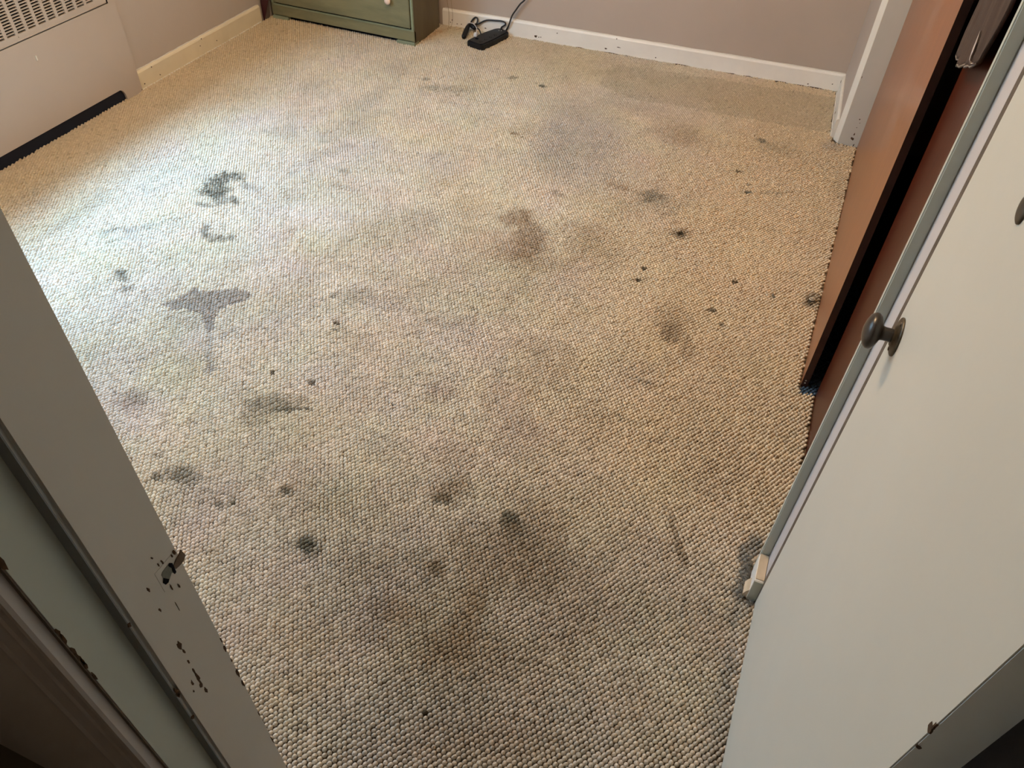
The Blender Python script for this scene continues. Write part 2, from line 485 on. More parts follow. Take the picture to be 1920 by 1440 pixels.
# ------------------------------------------------------------------ open white door
door = struct('door_1', bx(.231, .2695, .3415, 1.0765, .017, 2.02), 'door', 'open flat white door with dark bronze knob at right', 'door', bevel=.0012)
obj('edge_band', bx(.2312, .2640, 1.0766, 1.0975, .019, 2.02), 'edge_brown', door, bevel=.0005)  # brown strip along the free edge of the door
cb = bmesh.new()
chip_on(cb, (.2312, .3445, 1.045), (0, 1, 0), (0, 0, 1), (-1, 0, 0), .004, .006, rnd, .0006)
chip_on(cb, (.2335, .3415, 1.016), (1, 0, 0), (0, 0, 1), (0, -1, 0), .003, .003, rnd, .0006)
chip_on(cb, (.2312, .3430, 1.052), (0, 1, 0), (0, 0, 1), (-1, 0, 0), .0015, .007, rnd, .0006)
obj('chipped_paint', cb, 'chip', door)
ky, kz = 1.031, .892
kn = obj('door_knob', lathe([(.0, .0105), (.020, .0105), (.024, .0115), (.0275, .0200), (.0305, .0258), (.0350, .0285), (.0400, .0280), (.0445, .0240), (.0480, .0165), (.0500, .0080), (.0505, 0)],
                           (.231, ky, kz), (-1, 0, 0), 36), 'knob', door, smooth=True)
kn['label'] = 'dark bronze oval door knob'
ro = obj('knob_rose', lathe([(0, .0305), (.0022, .0305), (.0036, .0285), (.0044, .022), (.0070, .0165), (.0085, .0145), (.0085, 0)], (.231, ky, kz), (-1, 0, 0), 36), 'knob_rose', kn, smooth=True)
for dz in (.024, -.024):
    obj('screw', lathe([(0.003, .0042), (.0050, .0038), (.0056, .002), (.0057, 0)], (.231, ky, kz + dz), (-1, 0, 0), 12), 'rust', kn, smooth=True)
obj('round_lock_plate', lathe([(0, .016), (.0015, .016), (.003, .013), (.004, .008), (.004, 0)], (.231, .808, 1.245), (-1, 0, 0), 28), 'knob_rose', door, smooth=True)
for z in (.25, 1.75):
    obj('hinge', boxes([(.262, .276, .333, .3445, z, z + .09)]), 'knob_rose', door)

# ------------------------------------------------------------------ closet frame
t3 = struct('trim_3', bx(.212, .2325, 1.168, 1.184, .001, 2.05), 'jamb_cool', 'grey vertical trim strip at the near end of closet', 'trim', bevel=.0022, seg=3)
obj('closet_jamb', bx(.2325, .300, 1.2, 1.215, .0, 2.05), 'jamb', t3)
t4 = struct('trim_4', prism_xy([(.1630, 3.5560), (.1845, 3.5250), (.1925, 3.5300), (.1925, 3.5600), (.1630, 3.5610)], .0, 2.05), 'trim',
            'narrow cream edge strip of far closet frame', 'trim', bevel=.0015)
fj = obj('frame_board', bx(.1850, .2850, 3.5235, 3.5600, .0, 2.05), 'jamb', t4, bevel=.0008)
cb = bmesh.new()
for x, z, ru, rv in [(.2372, .036, .0085, .0075), (.2394, .0567, .003, .007), (.2385, .1261, .0025, .003), (.244, .1101, .002, .002), (.1876, .302, .002, .004), (.2517, .008, .003, .006), (.2385, .088, .002, .002)]:
    chip_on(cb, (x, 3.5235, z), (1, 0, 0), (0, 0, 1), (0, -1, 0), ru, rv, rnd)
obj('chipped_paint', cb, 'chip', fj)

# stub of baseboard left standing in front of the trim
stub = empty('baseboard_stub', (.221, 1.127, 0))
tag(stub, 'short chipped white baseboard stub with raw wood top beside the door edge', 'baseboard')
obj('board_piece', bx(.2105, .2322, 1.0885, 1.1670, .0, .084), 'trim_white', stub, bevel=.0015)
top = bmesh.new()
box(top, .2118, .2318, 1.0935, 1.1665, .0838, .0862)
obj('raw_top', top, 'raw_wood', stub, bevel=.0009)
obj('end_grain', bx(.2112, .2318, 1.0872, 1.0890, .004, .0825), 'jamb_cool', stub, bevel=.0006)
sh = bmesh.new()
for p0, p1 in (((.2105, 1.100), (.2105, 1.142)),):
    a = []
    for y in (1.093, 1.128):
        ring = [(.2105, y, 0), (.1985, y, 0), (.2000, y, .012), (.2045, y, .024), (.2105, y, .034)]
        a.append([sh.verts.new(v) for v in ring])
    for k in range(5):
        sh.faces.new((a[0][k], a[0][(k + 1) % 5], a[1][(k + 1) % 5], a[1][k]))
    sh.faces.new(a[0]); sh.faces.new(a[1])
obj('shoe_moulding', sh, 'raw_wood', stub)

# sliding closet doors
def panel(name, x0, y0, x1, y1, th, z0, z1, m, em, label):
    d = Vector((x1 - x0, y1 - y0)).normalized()
    n = Vector((d.y, -d.x)) * th
    if n.x < 0: n = -n
    pts = [(x0, y0), (x1, y1), (x1 + n.x, y1 + n.y), (x0 + n.x, y0 + n.y)]
    o = struct(name, prism_xy(pts, z0, z1), m, label, 'door', bevel=.001)
    return o, d, n
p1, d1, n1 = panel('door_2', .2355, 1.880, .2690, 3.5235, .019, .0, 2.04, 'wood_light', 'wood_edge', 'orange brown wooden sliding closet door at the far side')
e = bmesh.new()
pts = [(.2357, 1.8785), (.2546, 1.8785), (.2546, 1.8805), (.2357, 1.8805)]
eb = obj('dark_edge', prism_xy(pts, .0, 2.04), 'wood_edge', p1)
obj('screw', lathe([(0, .0022), (.0012, .0018), (.0014, 0)], (.2445, 1.8785, .018), (0, -1, 0), 10), 'plate', eb)
obj('screw', lathe([(0, .0022), (.0012, .0018), (.0014, 0)], (.2445, 1.8785, .028), (0, -1, 0), 10), 'plate', eb)
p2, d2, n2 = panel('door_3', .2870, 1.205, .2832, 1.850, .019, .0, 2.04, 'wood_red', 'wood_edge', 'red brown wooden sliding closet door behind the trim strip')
# dark strip over the far vertical edge of the panel
obj('dark_edge', bx(.2835, .3020, 1.8495, 1.8515, 0, 2.04), 'wood_edge', p2)

# garment squeezed out between the sliding doors
def garment():
    bm = bmesh.new()
    rnd = random.Random(3)
    NU, NV = 60, 60
    def P(u, v, side):
        # u across (0 far/gap side .. 1 near), v up
        zt = 1.62
        low = float(np.interp(u, [0, .05, .32, .645, .84, .90, .945, 1], [1.028, 1.019, 1.036, 1.068, 1.104, 1.128, 1.157, 1.207])) + .0025 * math.sin(u * 40) + .003 * math.sin(u * 14)
        z = low + (zt - low) * v
        y = 1.852 - (.310 + .03 * v) * u
        fold = .007 * math.sin(u * 21 + v * 2.5) + .004 * math.sin(u * 43 + v * 6 + 1) + .002 * math.sin(v * 22 + u * 5)
        x = .2665 - .006 * math.sin(math.pi * u) - .55 * fold * (1 - .6 * u)
        x += .0035 if side else -.0035
        return (x, y, z)
    g = [[[bm.verts.new(P(i / NU, j / NV, s)) for j in range(NV + 1)] for i in range(NU + 1)] for s in (0, 1)]
    for s in (0, 1):
        for i in range(NU):
            for j in range(NV):
                bm.faces.new((g[s][i][j], g[s][i + 1][j], g[s][i + 1][j + 1], g[s][i][j + 1]))
    for i in range(NU):
        bm.faces.new((g[0][i][0], g[0][i + 1][0], g[1][i + 1][0], g[1][i][0]))
        bm.faces.new((g[0][i][NV], g[0][i + 1][NV], g[1][i + 1][NV], g[1][i][NV]))
    for j in range(NV):
        bm.faces.new((g[0][0][j], g[0][0][j + 1], g[1][0][j + 1], g[1][0][j]))
        bm.faces.new((g[0][NU][j], g[0][NU][j + 1], g[1][NU][j + 1], g[1][NU][j]))
    return bm, P
gb, GP = garment()
ga = empty('hanging_garment', (.266, 1.70, 1.02))
tag(ga, 'grey brown garment hanging out between the sliding closet doors', 'clothes')
obj('cloth', gb, 'garment', ga, smooth=True)
ln = bmesh.new()
# pale lining showing where the hem opens
pts = [(.66, .115), (.69, .080), (.705, .055), (.72, .034), (.735, .022), (.77, .006), (.80, .0)]
wd = [.001, .006, .008, .004, .004, .005, .003]
A = []
for (u, v), w in zip(pts, wd):
    p = Vector(GP(u, v, 0))
    A.append((ln.verts.new(p + Vector((-.004, w, 0))), ln.verts.new(p + Vector((-.004, -w, .002))), ln.verts.new(p + Vector((.001, 0, 0)))))
for r, s in zip(A, A[1:]):
    for k in range(3):
        ln.faces.new((r[k], r[(k + 1) % 3], s[(k + 1) % 3], s[k]))
ln.faces.new(A[0]); ln.faces.new(A[-1])
obj('lining', ln, 'garment_edge', ga)
hem = bmesh.new()
tube(hem, [Vector(GP(u / 20, 0, 0)) + Vector((.002, 0, .001)) for u in range(0, 17)], .0026, 6, 3)
obj('hem', hem, mat('garment_hem_cloth', (.19, .15, .12), .9), ga, smooth=True)
cl = obj('hanger_rail', lathe([(0, .012), (2.28, .012)], (.55, 1.25, 1.75), (0, 1, 0), 16), 'plate')
tag(cl, 'round metal closet rail behind the sliding doors', 'rail')

# ------------------------------------------------------------------ heater cover on the left wall
XH = -2.880
H = empty('heater_cover', (XH - .01, 1.8, 0))
tag(H, 'beige metal radiator cover with slotted grille on left wall', 'radiator cover')
HY0, HY1 = 1.02, 2.604
cut = [(HY0, 0.057)]
# lower panel outline with the rounded toe cut out
outl = [(HY0, .404), (HY1, .404), (HY1, .0), (2.5075, .0)]
for k in range(9):
    a = k / 8 * math.pi / 2
    outl.append((2.5055 - .030 * (1 - math.cos(a)) - .0005, .012 + .046 * math.sin(a) * 1.0))
outl.append((HY0, .058))
obj('lower_panel', prism_yz(outl, XH - .012, XH), 'heater', H)
obj('dark_cavity', bx(XH - .0235, XH - .0125, HY0, 2.53, .0, .09), 'navy', H)  # dark sheet standing in for the shade inside the toe cutout
# side strip and upper access panel with lip
obj('side_frame', bx(XH - .0245, XH, 2.569, HY1, .404, .755), 'heater', H)
obj('top_shelf', bx(XH - .024, XH + .004, HY0, HY1, .755, .772), 'heater', H, bevel=.003)
obj('shadow_gap', bx(XH - .0235, XH - .006, HY0, 2.569, .4041, .4085), 'black', H)
obj('shadow_gap', bx(XH - .0235, XH - .002, 2.560, 2.5689, .4045, .432), 'black', H)
lip_pts = [(HY0, .4085), (2.559, .4085), (2.559, .424), (2.566, .430), (2.566, .7549), (2.53, .7549), (2.53, .434), (HY0, .434)]
obj('panel_lip', prism_yz(lip_pts, XH - .010, XH + .0015), 'heater', H)
ll = bmesh.new()
tube(ll, [(XH + .0012, HY0 + k * (2.558 - HY0) / 12, .4112) for k in range(13)], .0022, 6, 1)
obj('rolled_edge', ll, 'heater', H, smooth=True)
g = []
z = .434
while z < .742:
    g.append((XH - .006, XH + .001, HY0, 2.531, z + .0070, z + .0106))
    z += .0106
y = 2.5195 - .0505
bars = []
yy = 2.4805
# separators between the slot columns
c0 = 2.0476
k = -20
while True:
    yc = c0 + .0505 * k
    if yc > 2.52: break
    if yc > HY0 + .01:
        bars.append((XH - .0062, XH + .0012, yc - .0070, yc + .0070, .434, .7545))
    k += 1
bars.append((XH - .0062, XH + .0012, yc - .0505 + .04, 2.532, .434, .7545))
bars.append((XH - .0062, XH + .0012, HY0, HY0 + .02, .434, .7545))
bars.append((XH - .0061, XH + .0011, HY0, 2.531, .742, .7548))
gr = obj('grille', boxes(g), 'heater', H)
gr2 = obj('grille_frame', boxes(bars), 'heater', H)
obj('dark_interior', bx(XH - .0240, XH - .0125, HY0, 2.5305, .4345, .754), 'black', H)
sc = obj('screw_tab', bx(XH, XH + .005, 2.134, 2.1405, .320, .340), 'trim', H, bevel=.001)
cb = bmesh.new()
chip_on(cb, (XH + .0015, 2.10, .424), (0, 1, 0), (0, 0, 1), (1, 0, 0), .0012, .003, rnd)
chip_on(cb, (XH, 2.600, .012), (0, 1, 0), (0, 0, 1), (1, 0, 0), .002, .004, rnd)
obj('chipped_paint', cb, 'chip', H)

# ------------------------------------------------------------------ green dresser
DX0, DX1, DY0, DY1 = -2.868, -1.990, 3.632, 3.925
D = empty('dresser', ((DX0 + DX1) / 2, DY0 + .15, 0))
tag(D, 'olive green painted wooden dresser against the back wall', 'dresser')
obj('side_panel', bx(DX1 - .016, DX1, DY0 + .004, DY1, .0, .76), 'green_brown', D, bevel=.001)  # right side coloured browner and darker than the front
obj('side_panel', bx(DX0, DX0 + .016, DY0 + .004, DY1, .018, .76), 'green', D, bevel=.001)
obj('stile', bx(DX1 - .0165, DX1 - .001, DY0, DY0 + .02, .074, .76), 'green_light', D, bevel=.0035, seg=3)
obj('stile', bx(DX0 + .001, DX0 + .014, DY0, DY0 + .02, .084, .76), 'green_light', D, bevel=.003, seg=3)
rl = bmesh.new()
box(rl, DX0, DX1, DY0 + .001, DY0 + .02, .0235, .0765)
obj('bottom_rail', rl, 'green', D, bevel=.002)
obj('rail_edge', bx(DX0 + .012, DX1 - .001, DY0 - .0015, DY0 + .012, .0750, .0815), 'green_light', D, bevel=.002)
obj('foot', bx(-2.097, DX1 + .001, DY0 - .004, DY0 + .05, .0, .0195), 'green_light', D, bevel=.003, seg=3)
obj('foot', bx(DX0 - .001, -2.770, DY0 - .004, DY0 + .05, .0, .0195), 'green_light', D, bevel=.003, seg=3)
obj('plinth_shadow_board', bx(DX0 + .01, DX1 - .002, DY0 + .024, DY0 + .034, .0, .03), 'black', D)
obj('carcass', bx(DX0 + .016, DX1 - .016, DY0 + .022, DY1, .03, .755), 'black', D)
obj('top_board', bx(DX0 - .01, DX1 + .01, DY0 - .012, DY1 + .008, .76, .782), 'green', D, bevel=.004)
for i in range(3):
    z0 = .088 + i * .224
    dr = obj('drawer', bx(DX0 + .020, DX1 - .0225, DY0 + .0012, DY0 + .022, z0, z0 + .216), 'green', D, bevel=.0016)
    for xk in (-2.124, -2.734):
        obj('knob', lathe([(0, .008), (.010, .0085), (.014, .0145), (.019, .0170), (.025, .0155), (.029, .0085), (.030, 0)], (xk, DY0 + .0012, z0 + .118 + .006), (0, -1, 0), 24),
            'knob_wood', dr, smooth=True)

# maroon edged board in the corner
W = bmesh.new()
pts0 = [(-2.929, 0.0), (-2.926, 0.0)]
f = [(-2.9285, 3.577, .0), (-2.9235, 3.577, .0), (-2.856, 3.577, .16), (-2.826, 3.577, .24), (-2.9035, 3.577, .24)]
wb = empty('leaning_board', (-2.90, 3.66, 0))
tag(wb, 'dark maroon edged taupe board leaning in the corner beside the dresser', 'board')
def wedge(y0, y1, xa0, xb0, xa1, xb1, z0, z1):
    bm = bmesh.new()
    v = [bm.verts.new(p) for p in ((xa0, y0, z0), (xb0, y0, z0), (xb1, y0, z1), (xa1, y0, z1), (xa0, y1, z0), (xb0, y1, z0), (xb1, y1, z1), (xa1, y1, z1))]
    for q in ((0, 1, 2, 3), (4, 5, 6, 7), (0, 1, 5, 4), (2, 3, 7, 6), (1, 2, 6, 5), (0, 3, 7, 4)):
        bm.faces.new([v[i] for i in q])
    return bm
obj('board_edge', wedge(3.575, 3.580, -2.8915, -2.889, -2.8905, -2.8400, .0, .115), 'maroon', wb)
obj('board_face', wedge(3.580, 3.630, -2.8910, -2.8885, -2.8905, -2.8705, .0, .115), 'taupe', wb)

# ------------------------------------------------------------------ power strip and cords
S = empty('power_strip', (-1.665, 3.86, 0))
tag(S, 'black power strip lying on carpet beside back baseboard', 'power strip')
pa = Vector((-1.7000, 3.745)); pb = Vector((-1.632, 3.985))
ax = (pb - pa).normalized(); nx = Vector((ax.y, -ax.x))
def strip_pt(s, t):
    q = pa + ax * s + nx * t
    return (q.x, q.y)
ln_ = (pb - pa).length
hw = [(0.0, .046), (.012, .054), (.10, .056), (.14, .053), (.17, .051), (.22, .049), (ln_ - .014, .045), (ln_, .034)]
outline = [strip_pt(s, -w) for s, w in hw] + [strip_pt(s, w) for s, w in reversed(hw)]
obj('housing', prism_xy(outline, .0, .030), 'black_plastic', S, bevel=.004, seg=3)
hw2 = [(s + .006 if i < 2 else s - .004, w - .010) for i, (s, w) in enumerate(hw)]
outline = [strip_pt(s, -w) for s, w in hw2] + [strip_pt(s, w) for s, w in reversed(hw2)]
obj('top_face', prism_xy(outline, .0295, .0335), 'black_plastic', S, bevel=.0015)
for i, s in enumerate((.035, .075, .115, .155)):
    q = strip_pt(s, .018)
    ol = bmesh.new()
    for dx, dy in ((-.006, 0), (.006, 0), (0, -.009)):
        box(ol, q[0] + dx - .0012, q[0] + dx + .0012, q[1] + dy - .004, q[1] + dy + .004, .0335, .0341)
    obj('socket', ol, 'black', S)
q = strip_pt(ln_ - .030, .0)
for dx in (-.006, .006):
    obj('indicator_light', lathe([(0, .0022), (.0015, .0018), (.0018, 0)], (q[0] + dx, q[1] + dx * .3, .0335), (0, 0, 1), 10), 'white_plastic', S, smooth=True)
q = strip_pt(.05, -.022)
obj('rocker_switch', bx(q[0] - .009, q[0] + .009, q[1] - .006, q[1] + .006, .0335, .0365), 'black', S, bevel=.0012)

def cord(name, pts, r, m, label, cat, parent=None, n=8):
    bm = bmesh.new()
    tube(bm, pts, r, 10, n)
    o = obj(name, bm, m, parent, smooth=True)
    if not parent:
        tag(o, label, cat)
    return o
e0 = strip_pt(ln_, .012); e1 = strip_pt(ln_ - .004, -.018)
cord('cord', [(e0[0], e0[1] - .004, .016), (e0[0] + .004, e0[1] + .001, .030), (-1.5995, 3.976, .060), (-1.5811, 3.975, .1132), (-1.558, 3.977, .150), (-1.5378, 3.978, .1795), (-1.505, 3.982, .22), (-1.47, 3.986, .34), (-1.46, 3.990, .50), (-1.46, 3.992, .75)],
     .0042, 'cord', None, None, S)
pl_ = empty('black_plug', (-1.81, 3.90, .0))
tag(pl_, 'black plug lying left of power strip with looped cord', 'plug')
def body(p, q, prof, m='black_plastic'):
    p = Vector(p); q = Vector(q)
    L_ = (q - p).length
    return lathe([(d * L_, r) for d, r in prof], p, q - p, 18)
PR = [(0, 0), (.01, .009), (.08, .0125), (.45, .0135), (.75, .0115), (.92, .0070), (1, .0045), (1.001, 0)]
obj('plug_body', body((-1.7990, 3.826, .0145), (-1.822, 3.952, .041), PR), 'black_plastic', pl_, smooth=True)
obj('plug_body', body((-1.775, 3.930, .032), (-1.822, 3.955, .040), PR), 'black_plastic', pl_, smooth=True)
cord('cord', [(e1[0], e1[1] - .002, .018), (-1.640, 3.975, .045), (-1.6180, 3.975, .062), (-1.6190, 3.973, .0735), (-1.640, 3.974, .0775), (-1.680, 3.974, .0740), (-1.7202, 3.975, .0690), (-1.745, 3.973, .060), (-1.775, 3.968, .042), (-1.800, 3.962, .034), (-1.816, 3.964, .044), (-1.806, 3.970, .062), (-1.792, 3.973, .072), (-1.780, 3.972, .064), (-1.783, 3.962, .045), (-1.802, 3.945, .036)],
     .0040, 'cord', None, None, pl_)
cord('cord', [(-1.778, 3.930, .034), (-1.755, 3.912, .041), (-1.735, 3.895, .040), (-1.717, 3.873, .033)], .0036, 'cord', None, None, pl_)
wc = empty('white_charger_cord', (-1.72, 3.83, .035))
tag(wc, 'thin white charger cord looping over the black plug into power strip', 'cord')
cord('cord', [(-1.828, 3.935, .046), (-1.812, 3.938, .052), (-1.790, 3.930, .054), (-1.765, 3.905, .056), (-1.742, 3.875, .054), (-1.732, 3.850, .050), (-1.728, 3.835, .044)], .0017, 'white_plastic', None, None, wc)
q = (-1.7265, 3.826)
obj('plug', bx(q[0] - .009, q[0] + .009, q[1] - .010, q[1] + .010, .0335, .052), 'white_plastic', wc, bevel=.003)
cord('thin_wire', [(-1.960, 3.950, .42), (-1.956, 3.950, .20), (-1.940, 3.945, .08), (-1.938, 3.935, .020), (-1.935, 3.915, .004), (-1.910, 3.912, .003), (-1.888, 3.935, .005), (-1.868, 3.955, .010)],
     .0011, 'clear_cord', 'thin amber wire hanging beside dresser and curling onto carpet', 'wire')
cord('loose_wire', [(-1.945, 3.965, .40), (-1.935, 3.960, .18), (-1.922, 3.955, .06), (-1.925, 3.935, .008), (-1.905, 3.870, .003), (-1.875, 3.838, .003), (-1.835, 3.845, .004), (-1.812, 3.870, .008)],
     .0009, 'clear_cord', 'second thin wire making the wider loop beside the plug', 'wire')

# curl of loose yarn at the foot of the far sliding door
yc = bmesh.new()
sp_pts = []
for k in range(26):
    a = k * .5
    r = .011 - .00036 * k
    sp_pts.append((.2165 + r * math.cos(a), 2.318 + r * math.sin(a) * 1.0, .007 + .0003 * k))
tube(yc, sp_pts, .0022, 7, 2)
tag(obj('yarn_curl', yc, 'yarn', smooth=True), 'curled loose yarn end at foot of far sliding door', 'yarn')
# frayed fibres by the stub
fz = bmesh.new()
rf = random.Random(11)
for k in range(420):
    y = rf.uniform(1.07, 1.20)
    x = .205 - abs(rf.gauss(0, .012)) if y > 1.085 else .226 - abs(rf.gauss(0, .010))
    zz = rf.uniform(.002, .008)
    a = rf.uniform(0, 6.28)
    l = rf.uniform(.004, .012)
    p = Vector((x, y, zz))
    q = p + Vector((math.cos(a) * l, math.sin(a) * l, rf.uniform(.001, .007)))
    mid = (p + q) / 2 + Vector((rf.uniform(-.003, .003), rf.uniform(-.003, .003), .003))
    tube(fz, [p, mid, q], .0004, 3, 2)
tag(obj('frayed_fibres', fz, 'tuft'), 'grey frayed carpet fibres at the foot of baseboard stub', 'fibres', kind='stuff')
